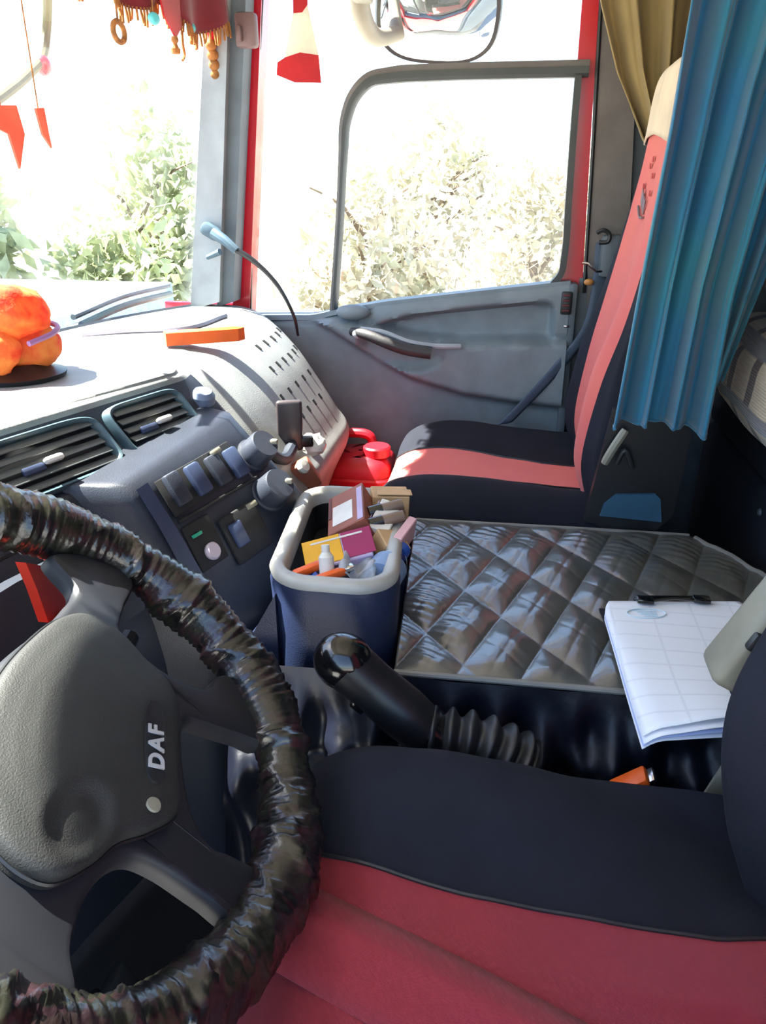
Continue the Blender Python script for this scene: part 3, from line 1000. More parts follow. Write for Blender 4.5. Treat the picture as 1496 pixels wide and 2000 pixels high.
def backrest(parent, yc, rings, red, bl, bh, seed, thick=.13):
    """rings: list of (z, x_front, half width, bolster depth) from bottom to top"""
    rg = np.array(rings, float)
    ts = np.arange(len(rg))
    BX = [.9, .55, .10, -.25, -.85, -.35, 0, -.35, -.85, -.25, .10, .55, .9]       # x profile across, scaled
    def pos(s, v):
        p = cr(ts, rg, s)
        y = yc + p[..., 2] * cr(KV, KT, v)
        b_ = cr(KV, BX, v)
        x = p[..., 1] + np.where(b_ < 0, b_ * p[..., 3], b_ * thick)
        q = np.stack([x, y, p[..., 0] + 0 * v], -1)
        q[..., 0] += noise3(q, 14, seed) * .003
        return q
    S = np.linspace(0, len(rg) - 1, 70)
    lo, hi = bl(S / (len(rg) - 1)), bh(S / (len(rg) - 1))
    st_ = {}
    for nm, f0, f1, n in (('near', np.full(70, -1.0), lo, 26), ('mid', lo, hi, 26), ('far', hi, np.full(70, 1.0), 26)):
        st_[nm] = np.stack([pos(S, f0 + (f1 - f0) * w) for w in np.linspace(0, 1, n)], 1)
    part('backrest', MB().grid(st_['far']).grid(st_['near']), M['black_fab'], parent, smooth=70)
    part('backrest_panel', MB().grid(st_['mid']), red, parent, 'red fabric panel down the middle of the backrest', smooth=70)
    bk = MB()
    rows = []
    for s in np.linspace(0, len(rg) - 1, 20):
        p = cr(ts, rg, np.array([s]))[0]
        rows.append([(p[1] + thick * .9, yc - p[2] * .99, p[0]), (p[1] + thick * 1.1, yc - p[2] * .6, p[0]), (p[1] + thick * 1.15, yc, p[0]), (p[1] + thick * 1.1, yc + p[2] * .6, p[0]), (p[1] + thick * .9, yc + p[2] * .99, p[0])])
    bk.grid(rows)
    part('back_shell', bk, M['black_fab'], parent, smooth=60)
    return pos

ps = thing('passenger_seat', 'black and coral red passenger seat with a cream head cover, beside the far door', 'seat', (0, 1.65, .12))
cushion(ps, 1.66, .265, -.255, .27, .668, lambda s: np.interp(s, [0, .2, .35, .6, 1], [-.20, -.22, -.33, -.36, -.22]), lambda s: np.interp(s, [0, .2, .4, .7, 1], [.30, .30, .24, .17, .20]),
        lambda s, v: 1 + 0 * s, M['coral_fab'], 1)
pb = backrest(ps, 1.655, [(.655, .205, .250, .030), (.76, .182, .256, .038), (.90, .195, .256, .036), (1.02, .218, .248, .024), (1.14, .240, .222, .014), (1.24, .252, .185, .007), (1.33, .259, .162, .004), (1.41, .266, .155, .004), (1.455, .283, .145, .003), (1.475, .325, .12, .002)],
              M['coral_fab'], lambda s: np.interp(s, [0, .25, .5, .7, 1], [-.56, -.62, -.67, -.72, -.74]), lambda s: np.interp(s, [0, .25, .5, .65, 1], [.30, .33, .44, .62, .66]), 2)
# cream cover pulled over the head end
rows = []
for s in np.linspace(5.98, 9.0, 24):
    r = []
    for v in np.linspace(-1, 1, 50):
        q = pb(np.array([s]), np.array([v]))[0]
        c = np.array([.325, 1.655, q[2]])
        d = q - c
        d[2] = 0
        k = 1 + .010 / max(np.linalg.norm(d), .05)
        q = c + d * k
        q[2] += .006 * ss(s, 8, 9) + .012 * math.sin(v * 3 + 1) * (1 - ss(s, 5.98, 6.5))
        q[0] += .004 * float(noise3(q, 22, 2))
        r.append(q)
    rows.append(r)
top = rows[-1]
rows.append([(.375, p[1] * .5 + 1.655 * .5, 1.487) for p in top])
part('head_cover', MB().grid(rows), M['cream_fab'], ps, 'cream cloth cover over the head end of the backrest', smooth=70, thick=.003)
# small grey print on the coral panel
pr = MB()
def on_back(y, z, h=.004):
    best = min(((abs(pb(np.array([s]), np.array([v]))[0][2] - z) + abs(pb(np.array([s]), np.array([v]))[0][1] - y), s, v) for s in np.linspace(3.5, 6, 40) for v in np.linspace(-.4, .4, 33)))
    q = pb(np.array([best[1]]), np.array([best[2]]))[0]
    q[0] -= h
    return q
for (y, z) in ((1.655, 1.295), (1.675, 1.285), (1.625, 1.270), (1.70, 1.250), (1.605, 1.235)):
    q = on_back(y, z)
    pr.box(tuple(q), (.002, .013, .010), bev=.0005, seg=1)
part('printed_dots', pr, mat('brick_print', (176, 70, 66), .8), ps, 'small darker printed marks', kind='stuff')
pr = MB()
for k, y in enumerate((1.690, 1.672, 1.654, 1.636)):
    q = on_back(y, 1.232 - .006 * k)
    pr.box(tuple(q), (.002, .011, .026), rot=(.35, 0, 0), bev=.0005, seg=1)
q0, q1, q2 = on_back(1.70, 1.210), on_back(1.66, 1.196), on_back(1.62, 1.194)
pr.tube(curve([q0, q1, q2], 8), .0025, 6)
part('printed_emblem', pr, mat('grey_print', (120, 104, 110), .8), ps, 'blurred grey emblem printed on the backrest panel')
# side: recliner shield, lever, plastic console
mb = MB().prism([(.17, 1.392, .66), (.20, 1.392, .88), (.29, 1.392, .90), (.34, 1.392, .84), (.33, 1.392, .68), (.28, 1.392, .62)], (0, .02, 0))
part('recliner_shield', mb, M['black_pl'], ps)
mb = MB().tube(curve([(0.192, 1.375, 0.783), (0.202, 1.372, 0.809), (0.222, 1.375, 0.848)], 8), [.007, .008, .008, .008, .008, .008, .008, .007], 8)
part('recliner_lever', mb, M['stalk_grey'], ps, 'grey recliner lever')
mb = MB().tube(curve([(0.214, 1.375, 0.784), (0.224, 1.370, 0.811), (0.243, 1.375, 0.776)], 10), .005, 8)
part('adjuster_loop', mb, M['rubber'], ps)
mb = MB()
o = [(0.197, 1.385, 0.674), (0.202, 1.385, 0.698), (0.223, 1.385, 0.719), (0.292, 1.385, 0.724), (0.302, 1.385, 0.715), (0.310, 1.385, 0.669)]
mb.prism(o, (0, .05, 0))
part('side_moulding', mb, M['teal_pl'], ps, 'blue-grey plastic moulding at the foot of the backrest')
mb = MB().box((.02, 1.66, .29), (.36, .36, .30), bev=.03)
part('pedestal', mb, M['black_pl'], ps)

dsat = thing('driver_seat', 'large black and dark red driver seat in the foreground', 'seat', (0, .45, .12))
cushion(dsat, .455, .285, -.218, .34, .628, lambda s: np.interp(s, [0, .3, 1], [-.52, -.50, -.45]), lambda s: np.interp(s, [0, .15, .3, .5, .8, 1], [.42, .37, .29, .20, .20, .27]),
        lambda s, v: np.where(v > 0, 1.10 - 2.1 * ss(s, .42, 1.0), 1 - .5 * ss(s, .5, 1)), M['red_fab'], 2, front=.19)
# fold of the loose red cover
fold = []
for s in np.linspace(0, 1, 30):
    x, y = -.205 + .50 * s, .512 - .20 * s
    z = .629 + .010 * math.sin(s * 3)
    fold.append([(x - .004 * math.sin(s * 5), y + d, z + h + .003 * float(noise3(np.array([x, y, 0]), 20, 0))) for d, h in ((.035, -.004), (.018, .004), (.004, .011), (-.004, .013), (-.012, .009), (-.03, .003), (-.06, -.003))])
part('cover_fold', MB().grid(fold), M['red_fab'], dsat, smooth=70, thick=.002)
backrest(dsat, .455, [(.60, .330, .25, .07), (.68, .305, .275, .075), (.80, .292, .285, .078), (.90, .305, .285, .07), (1.05, .335, .27, .05), (1.2, .36, .24, .03), (1.38, .39, .20, .015), (1.46, .42, .15, .01)],
         M['red_fab'], lambda s: np.full_like(s, -.45), lambda s: np.interp(s, [0, .2, 1], [.32, .28, .35]), 0)
mb = MB().box((.04, .455, .30), (.40, .38, .28), bev=.03)
part('pedestal', mb, M['black_pl'], dsat)
# folded-up armrest beside the backrest
a0, a1 = np.array((0.245, 0.700, 0.797)), np.array((0.288, 0.700, 0.888))
ax = a1 - a0
ang = math.atan2(ax[2], ax[0])
mb = MB().box(tuple((a0 + a1) / 2 + np.array([.0, .0, 0])), (np.linalg.norm(ax) + .02, .055, .048), rot=(0, -ang, 0), bev=.010, seg=3)
part('armrest', mb, M['stalk_grey'], dsat, 'grey-olive plastic armrest folded up')
mb = MB().box(tuple((a0 + a1) / 2 + np.array([.012, -.004, -.022])), (np.linalg.norm(ax) + .01, .050, .03), rot=(0, -ang, 0), bev=.012, seg=3)
part('armrest_pad', mb, M['black_fab'], dsat)
mb = MB().box(tuple(a0 * .55 + a1 * .45 + np.array([-.012, -.026, .012])), (.020, .012, .010), rot=(0, -ang, 0), bev=.003)
part('armrest_catch', mb, M['rubber'], dsat)
mb = MB()
b0, b1 = np.array((0.272, 0.765, 0.538)), np.array((0.298, 0.765, 0.624))
mb.box(tuple((b0 + b1) / 2), (.085, .006, .036), rot=(0, -math.atan2((b1 - b0)[2], (b1 - b0)[0]), 0), bev=.003)
part('belt_stalk', mb, M['stalk_grey'], dsat, 'grey belt stalk between seat and engine cover')

bk = thing('belt_buckle', 'orange-red topped belt buckle poking up between driver seat and engine cover', 'buckle', (0.189, 0.770, 0.573))
b0, b1 = np.array((0.163, 0.770, 0.563)), np.array((0.200, 0.770, 0.592))
an = -math.atan2((b1 - b0)[2], (b1 - b0)[0])
part('release_button', MB().box(tuple((b0 + b1) / 2 + np.array([0, 0, .003])), (.050, .028, .012), rot=(0, an, 0), bev=.004), M['orange_pl'], bk, 'orange-red release button')
part('buckle_body', MB().box(tuple((b0 + b1) / 2 + np.array([.004, 0, -.014])), (.062, .034, .026), rot=(0, an, 0), bev=.006), M['black_pl'], bk)
part('buckle_tongue', MB().box(tuple(b1 + np.array([.004, 0, .002])), (.012, .022, .005), rot=(0, an, 0), bev=.001), M['chrome'], bk, 'bright tongue end')
part('buckle_strap', MB().box(tuple(b0 + np.array([-.03, 0, -.005])), (.06, .026, .006), rot=(0, an * .4, 0), bev=.002), M['belt'], bk)

# passenger belt strap
sb = MB()
pth = curve([(0.219, 2.005, 1.130), (0.220, 2.000, 1.024), (0.202, 1.985, 0.927), (0.159, 1.965, 0.866), (0.099, 1.945, 0.791), (0.010, 1.915, 0.692)], 40)
rows = []
for i, p in enumerate(pth):
    rows.append([p + np.array([.020, .010, .004]), p + np.array([.007, .002, .0]), p + np.array([-.007, -.002, 0]), p + np.array([-.020, -.006, -.006])])
sb.grid(rows)
solo('seat_belt', sb, M['belt'], 'blue-grey seat belt slanting down behind the passenger seat cushion', 'seat belt', thick=.003)

# ------------------------------------------------------------------ engine tunnel, quilted cover, skirt
et = thing('engine_tunnel', 'dark engine tunnel box between the two seats', 'engine cover', (.05, 1.13, .12))
part('tunnel_body', MB().box((.165, 1.125, .375), (.55, .51, .51), bev=.03), M['carpet'], et)

qc = thing('quilted_cover', 'black quilted leatherette cover with diamond stitching over the engine tunnel', 'cover', (.1, 1.13, .645))
def q_edge(y):                  # right end of the cover
    return .455 - .10 * ss(y, 1.20, 1.43) - .02 * (1 - ss(y, .86, .95))
U, W = 230, 210
yy = np.linspace(.865, 1.385, W)
rows = []
G = np.zeros((U, W, 3))
for j, y in enumerate(yy):
    x = np.linspace(-.122 - .06 * (y - .87), float(q_edge(y)), U)
    G[:, j, 0], G[:, j, 1] = x, y
gx, gy = G[..., 0], G[..., 1]
def line_d(ph):
    return np.abs(ph - np.round(ph))
p1 = (gx - .347 * (gy - .844) - .038) / .085
p2 = (gx + .79 * (gy - 1.203) + .116) / .158
d1, d2 = line_d(p1), line_d(p2)
puff = np.minimum(1, d1 / .36) ** .55 * np.minimum(1, d2 / .30) ** .55
fine = np.exp(-((line_d(p1 + .5)) / .035) ** 2) + np.exp(-((line_d(p2 + .5)) / .022) ** 2)
wr_ = noise3(G * np.array([1, 1, 0]), 60, 0) * .0016 * puff
wr2 = np.sin((gx * .55 + gy * 1.0) * 330 + 4 * noise3(G, 14, 1)) * .0011 * np.minimum(1, puff * 1.4) * ss(noise3(G, 9, 2), -.3, .8)
edge = np.minimum(np.minimum((gy - .865) / .03, (1.385 - gy) / .03), 1)
G[..., 2] = .642 + (.0095 * puff - .0006 * fine + wr_ + wr2) * np.sqrt(np.clip(edge, 0, 1)) + .006 * noise3(G, 5, 1) * .6
part('quilted_top', MB().grid(G), M['quilt'], qc, smooth=80, thick=.004)
eg = [G[i, 0] for i in range(0, U, 6)] + [G[-1, j] for j in range(6, W, 6)]
part('edge_piping', MB().tube(np.array(eg) + np.array([0, -.001, .003]), .0045, 8), M['piping'], qc, 'grey piping along the cover edge')
part('edge_piping', MB().tube(np.array([G[i, -1] for i in range(0, U, 6)]) + np.array([0, 0, .003]), .004, 8), M['piping'], qc, 'grey piping along the cover edge')
# skirt hanging to the driver side, creased
nu, nv = 220, 70
xs = np.linspace(-.36, .47, nu)
zs = np.linspace(0, 1, nv)
XX, TT = np.meshgrid(xs, zs, indexing='ij')
P0 = np.stack([XX, 0 * XX + .86, .64 - .42 * TT], -1)
yb = .862 - .075 * TT - .015 * np.sin(TT * 3.0)
amp = .019 * ss(TT, .0, .22)
fold1 = np.sin(XX * 60 + 4.0 * noise3(P0, 9, 0) + TT * 9) * .6 + np.sin(XX * 120 + 2.5 * noise3(P0, 9, 1) - TT * 7) * .4
P0[..., 1] = yb - amp * fold1 - .010 * np.exp(-((TT - .22) / .05) ** 2) + .008 * np.exp(-((TT - .28) / .02) ** 2) + .004 * noise3(P0, 40, 2)
P0[..., 2] += .006 * noise3(P0, 12, 2) * ss(TT, 0, .2)
part('skirt', MB().grid(P0), M['skirt'], qc, 'creased shiny black skirt hanging on the driver side', smooth=80)
for x, t in ((.16, .36), (-.28, .3)):
    part('press_stud', MB().lathe([(0, 0), (.006, 0), (.005, .003), (0, .004)], (x, .825 - .02 * t, .64 - .42 * t + .02), (0, -1, .3), 14), M['chrome'], qc)

# ------------------------------------------------------------------ clipboard with papers
cbd = thing('clipboard', 'clipboard with a thick sheaf of white papers lying on the quilted cover', 'clipboard', (.26, .89, .668))
c00, c10, c01 = np.array([.164, 1.032, .668]), np.array([.374, 1.064, .668]), np.array([.181, .728, .668])
ex, ey = (c10 - c00), (c01 - c00)
def sheet(u, v, h, curl):
    p = c00 + ex * u + ey * v
    z = h + curl * (math.sin(u * PI) ** 2 * .020 * v ** 3 + .006 * (1 - u) * v ** 2) + .004 * math.sin(v * 6 + u * 2) * v * (1 - v)
    z -= .012 * max(0, 1 - u / .12) ** 2 * v
    r = .05
    return p + np.array([0, 0, z])
part('backing_board', MB().prism([c00 + ex * -.01 + ey * -.01, c00 + ex * 1.02 + ey * -.01, c00 + ex * 1.02 + ey * .93, c00 + ex * .06 + ey * .93], (0, 0, .003)), M['black_pl'], cbd)
def sheet_grid(h, curl, v1=1.0, trim=0.0, su=0.0):
    rows = []
    for i in range(26):
        u = i / 25
        rows.append([])
        for j in range(30):
            v = j / 29
            cut = .05 * max(0, 1 - v / .12) ** 2
            uu = cut + (1 - 2 * cut) * u + su
            rows[-1].append(sheet(uu, trim + (v1 - trim) * v, h, curl))
    return MB().grid(rows)
part('paper', sheet_grid(.005, .35, .985), M['paper'], cbd, smooth=80, thick=.001)
part('paper', sheet_grid(.009, .55, .99), M['paper_blue'], cbd, 'pale blue underside sheet', smooth=80, thick=.001)
part('paper', sheet_grid(.013, .8, 1.0), M['paper'], cbd, smooth=80, thick=.001)
part('paper', sheet_grid(.017, 1.0, .975), M['printed'], cbd, 'top sheet printed with a faint table', smooth=80, thick=.001)
st2 = MB()
ring = []
for a in np.linspace(0, 2 * PI, 26, endpoint=False):
    u, v = .27 + .13 * math.cos(a), .125 + .045 * math.sin(a)
    ring.append(sheet(u, v, .0185, 1))
st2.tube(ring, .0009, 5, closed=True)
for k in range(4):
    v = .10 + .016 * k
    st2.tube([sheet(.19 + .02 * k, v, .0185, 1), sheet(.34, v + .004, .0185, 1)], .0007, 4)
part('ink_stamp', st2, M['stamp'], cbd, 'pale blue ink stamp', kind='stuff')
cl = MB()
q = [c00 + ex * u + ey * v + np.array([0, 0, h]) for u, v, h in ((.24, -.03, .016), (.27, .035, .024), (.34, .03, .024), (.42, .022, .025), (.5, .02, .026), (.58, .022, .025), (.64, .03, .024), (.70, .03, .024), (.73, -.03, .016))]
cl.tube(curve(q, 40), .003, 8)
cl.box(tuple(c00 + ex * .29 + ey * .025 + np.array([0, 0, .024])), (.024, .016, .007), bev=.002)
cl.box(tuple(c00 + ex * .68 + ey * .02 + np.array([0, 0, .024])), (.024, .016, .007), bev=.002)
cl.box(tuple(c00 + ex * .485 + ey * -.02 + np.array([0, 0, .014])), (.105, .014, .014), rot=(0, 0, .15), bev=.003)
part('clip', cl, M['black_gloss'], cbd, 'black wire clip')

# ------------------------------------------------------------------ storage tray
tr = thing('storage_tray', 'navy plastic storage tray full of odds and ends, beside the gear lever', 'tray', (-.22, 1.06, .52))
def rr(cx, cy, hx, hy, r, n=10):
    out = []
    for sx, sy, a0 in ((1, 1, 0), (-1, 1, PI / 2), (-1, -1, PI), (1, -1, 1.5 * PI)):
        for a in np.linspace(a0, a0 + PI / 2, n):
            out.append((cx + sx * (hx - r) + r * math.cos(a), cy + sy * (hy - r) + r * math.sin(a)))
    return out
TX, TY, HX, HY = -.2155, 1.070, .0905, .178
def ring_(dx, z, r):
    return [(x - .10 * (y - .90), y, z) for x, y in rr(TX, TY, HX + dx, HY + dx, max(r + dx, .01))]
part('tray_body', MB().grid([ring_(-.006, .55, .05), ring_(0, .57, .05), ring_(0, .66, .06), ring_(.004, .735, .06), ring_(0, .750, .06)], cv=True), M['navy_pl'], tr, smooth=50)
part('tray_rim', MB().grid([ring_(.002, .744, .06), ring_(.004, .752, .06), ring_(-.003, .760, .06), ring_(-.014, .760, .06), ring_(-.020, .753, .06), ring_(-.022, .735, .06)], cv=True), M['rim_pl'], tr, 'pale sunlit rim', smooth=60)
part('tray_liner', MB().grid([ring_(-.021, .740, .06), ring_(-.028, .69, .06)], cv=True).prism([(x - .10 * (y - .90), y, .688) for x, y in rr(TX, TY, HX - .028, HY - .028, .035)], (0, 0, .004)), M['black_pl'], tr)
mb = MB().box((TX + .030, TY + .055, .735), (.070, .014, .03), rot=(0, 0, .25), bev=.005)
part('divider', mb, M['rim_pl'], tr)
part('tray_base', MB().box((-.232, 1.07, .53), (.19, .30, .20), bev=.03, seg=3), M['navy_pl'], tr)
part('tray_wing', MB().prism([(-.385, .905, .585), (-.335, .905, .655), (-.296, .905, .725), (-.296, .905, .44), (-.385, .905, .44)], (0, .03, 0)), M['navy_pl'], tr)
part('tray_support', MB().box((TX, TY, .27), (.14, .26, .30), bev=.02), M['black_pl'], tr)

# contents of the tray
def card(name, label, cat, c, s, rot, m, extra=None):
    t = thing(name, label, cat, c)
    R = euler(*rot)
    part('carton', MB().box(c, s, rot=rot, bev=.0015, seg=1), m, t)
    for nm, off, sz, mm, lb in (extra or []):
        part(nm, MB().box(tuple(Vector(c) + R @ Vector(off)), sz, rot=rot, bev=.0006, seg=1), mm, t, lb)
    return t
card('brown_carton', 'brown carton with a big white label, leaning at the dash side of the tray', 'box', (-.228, 1.115, .758), (.065, .12, .040), (.12, -.50, .15), M['brown_card'],
     [('front_label', (-.005, -.012, .0205), (.036, .060, .0015), M['white_pl'], 'white label'), ('lilac_band', (.026, -.005, .0205), (.010, .105, .0015), M['lilac'], 'lilac stripe'),
      ('dark_band', (-.028, .02, .0206), (.006, .07, .0015), mat('dark_brown_print', (92, 44, 40), .6), None)])
card('yellow_packet', 'yellow and magenta packet lying below the brown carton', 'packet', (-.225, 1.010, .745), (.095, .060, .022), (.35, -.22, .30), M['lilac'],
     [('yellow_face', (-.024, .002, .0115), (.058, .054, .0015), M['yellow'], 'yellow half'), ('magenta_face', (.030, .002, .0115), (.046, .054, .0015), M['magenta'], 'magenta half'), ('print_line', (.0, .020, .0125), (.08, .004, .001), M['white_pl'], None)])
card('white_packet', 'white paper packet standing in the middle of the tray', 'packet', (-.176, 1.105, .748), (.034, .075, .055), (.25, .25, -.1), M['white_pl'],
     [('lilac_face', (-.0205, 0, 0), (.0015, .07, .045), M['lilac'], 'lilac side')])
card('cardboard_box', 'small open cardboard box at the far end of the tray', 'box', (-.178, 1.190, .752), (.062, .050, .050), (0, .05, .25), M['cardboard'],
     [('flap', (.006, -.012, .028), (.058, .024, .002), M['cardboard'], None)])
card('crumpled_carton', 'crumpled beige carton near the right rim of the tray', 'box', (-.156, 1.055, .742), (.046, .040, .030), (.4, .3, .7), M['cardboard'])
card('pink_packet', 'narrow pink packet against the right rim of the tray', 'packet', (-.137, 1.075, .748), (.014, .060, .040), (.2, .2, -.25), M['pink'])
for k, (c, lb) in enumerate((((-.178, 1.115, .775), 'upper of the two black-capped brown tubes in the tray'), ((-.172, 1.085, .768), 'lower of the two black-capped brown tubes in the tray'))):
    t = thing('capped_tube', lb, 'tube', c, 'black-capped tubes in the tray')
    ax = (.8, .35, .15)
    part('tube_body', MB().lathe([(0, 0), (.009, 0), (.0095, .002), (.0095, .034), (0, .034)], c, ax, 16), mat('brown_tube', (120, 96, 78), .4), t)
    e = tuple(Vector(c) - Vector(ax).normalized() * .022)
    part('tube_cap', MB().lathe([(0, 0), (.0105, 0), (.0105, .022), (0, .022)], e, ax, 16), M['black_gloss'], t, 'black cap')
bt = thing('plastic_bottle', 'clear plastic bottle with a pale blue label lying in the near corner of the tray', 'bottle', (-.165, .975, .735))
ax = (.22, .95, .10)
part('bottle_body', MB().lathe([(0, 0), (.024, .001), (.027, .008), (.027, .022), (.0255, .028), (.027, .034), (.027, .075), (.020, .094), (.012, .104), (.011, .116), (0, .116)], (-.165, .930, .726), ax, 24), M['bottle'], bt, smooth=50)
av = Vector(ax).normalized()
part('bottle_label', MB().lathe([(.0275, 0), (.0278, .001), (.0278, .034), (.0275, .035)], Vector((-.165, .930, .726)) + av * .036, ax, 24), mat('blue_label', (150, 178, 214), .4, alpha_tr=.3), bt, 'pale blue label')
part('bottle_cap', MB().lathe([(0, 0), (.014, 0), (.014, .016), (0, .016)], Vector((-.165, .930, .726)) + av * .108, ax, 20), M['blue_pl'], bt, 'blue cap')
rows = []
for i in range(14):
    for_ = []
    for j in range(12):
        u, v = i / 13, j / 11
        p = np.array([-.212 + .050 * u, .935 + .060 * v, .748])
        p[2] += .012 * math.sin(u * 7 + v * 3) + .008 * math.sin(v * 9 - u * 4) - .01 * u
        for_.append(p)
    rows.append(for_)
solo('crumpled_bag', MB().grid(rows), mat('clear_bag_film', (216, 218, 222), .3, alpha_tr=.5), 'crumpled whitish plastic bag beside the bottle in the tray', 'bag', thick=.001, smooth=80)
for c, lb, an in (((-.258, .945, .748), 'orange lighter at the near dash-side corner of the tray', .6), ((-.222, .932, .748), 'orange lighter lying right of the blue wrapper in the tray', .5)):
    t = thing('orange_lighter', lb, 'lighter', c)
    part('lighter_body', MB().box(c, (.045, .014, .012), rot=(0, -.2, an), bev=.004), M['orange_pl'], t)
    e = tuple(Vector(c) + euler(0, -.2, an) @ Vector((.028, 0, 0)))
    part('lighter_head', MB().box(e, (.014, .013, .011), rot=(0, -.2, an), bev=.002), M['chrome'], t)
rows = [[np.array([-.262 + .05 * i / 9, .922 + .030 * j / 7, .735 + .008 * math.sin(i * 1.3 + j) + .006 * math.sin(j * 2.1)]) for j in range(8)] for i in range(10)]
solo('blue_wrapper', MB().grid(rows), M['blue_pl'], 'shiny blue wrapper in the near corner of the tray', 'wrapper', thick=.001, smooth=80)
solo('white_tube', MB().lathe([(0, 0), (.011, .001), (.011, .055), (.006, .062), (.006, .072), (0, .072)], (-.226, .935, .715), (-.1, .25, .9), 18), M['white_pl'], 'small white tube standing between the yellow packet and the lighters', 'tube')
rows = [[np.array([-.215 + .06 * i / 9, .922 + .03 * j / 6, .728 + .006 * math.sin(i + j * .8)]) for j in range(7)] for i in range(10)]
solo('paper_napkin', MB().grid(rows), M['paper_blue'], 'crumpled pale napkin along the near rim of the tray', 'napkin', thick=.001, smooth=80)

# ------------------------------------------------------------------ jerry can
jc = thing('jerrycan', 'red plastic jerrycan on the floor between dash and passenger seat', 'jerrycan', (-.33, 1.76, .12))
JX, JY = -.342, 1.80
def jr(dx, z, r=.04):
    return [(x, y, z) for x, y in rr(JX, JY, .082 + dx, .085 + dx, r, 6)]
part('can_body', MB().grid([jr(-.02, .34), jr(0, .36), jr(.002, .50), jr(-.004, .525), jr(-.004, .535), jr(.002, .55), jr(0, .615), jr(-.012, .632), jr(-.03, .640), jr(-.07, .641)], cv=True, cap=True), M['jerry'], jc, smooth=45)
part('can_cap', MB().lathe([(0, 0), (.034, 0), (.034, .020), (.030, .024), (0, .024)], (JX + .045, JY - .02, .638), (0, 0, 1), 24), M['jerry'], jc)
part('can_handle', MB().tube(curve([(JX - .085, JY + .03, .635), (JX - .08, JY + .03, .668), (JX - .03, JY + .03, .676), (JX + .02, JY + .03, .668), (JX + .03, JY + .03, .636)], 20), .012, 10), M['jerry'], jc)
part('can_rib', MB().grid([jr(.004, .575), jr(.008, .580), jr(.008, .590), jr(.004, .595)], cv=True), M['jerry'], jc)
solo('step_box', MB().box((-.36, 1.80, .23), (.22, .24, .22), bev=.02), M['carpet'], 'dark carpeted step box under the jerrycan', 'box')

# ------------------------------------------------------------------ gear lever
gl = thing('gear_lever', 'black gear lever with a round glossy knob and ribbed gaiter', 'gear lever', (.07, .80, .52))
k0 = np.array((-0.174, 0.790, 0.705))
k1 = np.array((-0.067, 0.785, 0.612))
k2 = np.array((0.060, 0.785, 0.574))
ax = k1 - k0
ax /= np.linalg.norm(ax)
mb = MB().blob(tuple(k0), (.040, .034, .036), 20, 28, rot=(0, .5, 0))
part('knob', mb, M['black_gloss'], gl, 'glossy black knob', smooth=80)
pth = curve([k0 + ax * .005, k0 + ax * .05, k0 + ax * .10, k1], 20)
part('grip', MB().tube(pth, np.interp(np.linspace(0, 1, 20), [0, .3, .7, 1], [.034, .032, .034, .031]), 18), M['black_pl'], gl, smooth=60)
part('selector_switch', MB().box(tuple(k0 + ax * .055 + np.array([-.02, -.018, -.012])), (.022, .012, .016), rot=(0, .7, 0), bev=.004), M['black_gloss'], gl)
part('collar', MB().tube([k1 - ax * .006, k1 + ax * .008], .034, 20), M['black_gloss'], gl)
pth = curve([k1, k1 + (k2 - k1) * .5 + np.array([0, 0, .012]), k2], 80)
part('gaiter', MB().tube(pth, .030 + .006 * np.sin(np.linspace(0, 2 * PI * 6, 80)) + np.linspace(0, .008, 80), 22), M['rubber'], gl, smooth=70)

# ------------------------------------------------------------------ steering wheel
WC = np.array([-.3495, .4842, .825])
WN = np.array([.66297, .01000, .74858])
WA = np.array([.74865, -.00885, -.66291])
WB = np.array([0.0, .99991, -.01336])
def wp(a, b_, h=0.0):
    return WC + WA * a + WB * b_ + WN * h
sw_ = thing('steering_wheel', 'large steering wheel in a shiny dark camouflage cover with a dark grey hub', 'steering wheel', tuple(WC))
RW, RT = .2369, .0292
nu, nv = 460, 30
rows = []
ridge_c = np.sort(RNG.uniform(0, 2 * PI, 62))
ridge_w = RNG.uniform(.012, .030, 62)
ridge_a = RNG.uniform(.4, 1.0, 62)
ridge_s = RNG.uniform(-.25, .25, 62)
for i in range(nu):
    th = 2 * PI * i / nu
    r = []
    for j in range(nv):
        ph = 2 * PI * j / nv
        t2 = th + .12 * math.sin(ph + 1.0)
        dd = np.angle(np.exp(1j * (t2 + ridge_s * math.cos(ph) - ridge_c)))
        rid = float((ridge_a * np.exp(-(dd / ridge_w) ** 2)).sum())
        fat = .0022 * math.sin(th * 9) + .0018 * math.sin(th * 5 + 2)
        q = RT + fat + .0046 * min(rid, 1.3) + .0012 * math.sin(th * 170 + ph * 2 + 2 * math.sin(th * 23))
        r.append(wp((RW + q * math.cos(ph)) * math.cos(th), (RW + q * math.cos(ph)) * math.sin(th), q * math.sin(ph)))
    rows.append(r)
part('rim_cover', MB().grid(rows, cu=True, cv=True), M['cover'], sw_, 'wrinkled shiny camouflage cover on the rim', smooth=80)
# hub with four spokes, outline in the wheel plane
hub = [(-.125, .150), (-.083, .132), (-.076, .10), (-.074, .063), (-.077, .03), (-.077, -.008), (-.068, -.05), (-.048, -.10), (-.028, -.135), (-.012, -.17), (0, -.218),
       (.055, -.215), (.105, -.19), (.121, -.17), (.101, -.145), (.091, -.108), (.101, -.074), (.129, -.061), (.175, -.055), (.215, -.050), (.218, .0), (.184, -.002),
       (.159, -.010), (.130, .003), (.107, .028), (.090, .055), (.083, .078), (.100, .092), (.136, .115), (.170, .140), (.130, .182), (.092, .180), (.081, .140), (.048, .117), (.012, .112), (-.02, .122), (-.033, .157), (-.048, .205), (-.10, .188)]
hp = curve([(a, b_, 0) for a, b_ in hub], 230, closed=True)[:, :2]
T2 = np.roll(hp, -1, 0) - np.roll(hp, 1, 0)
T2 /= np.linalg.norm(T2, axis=1)[:, None]
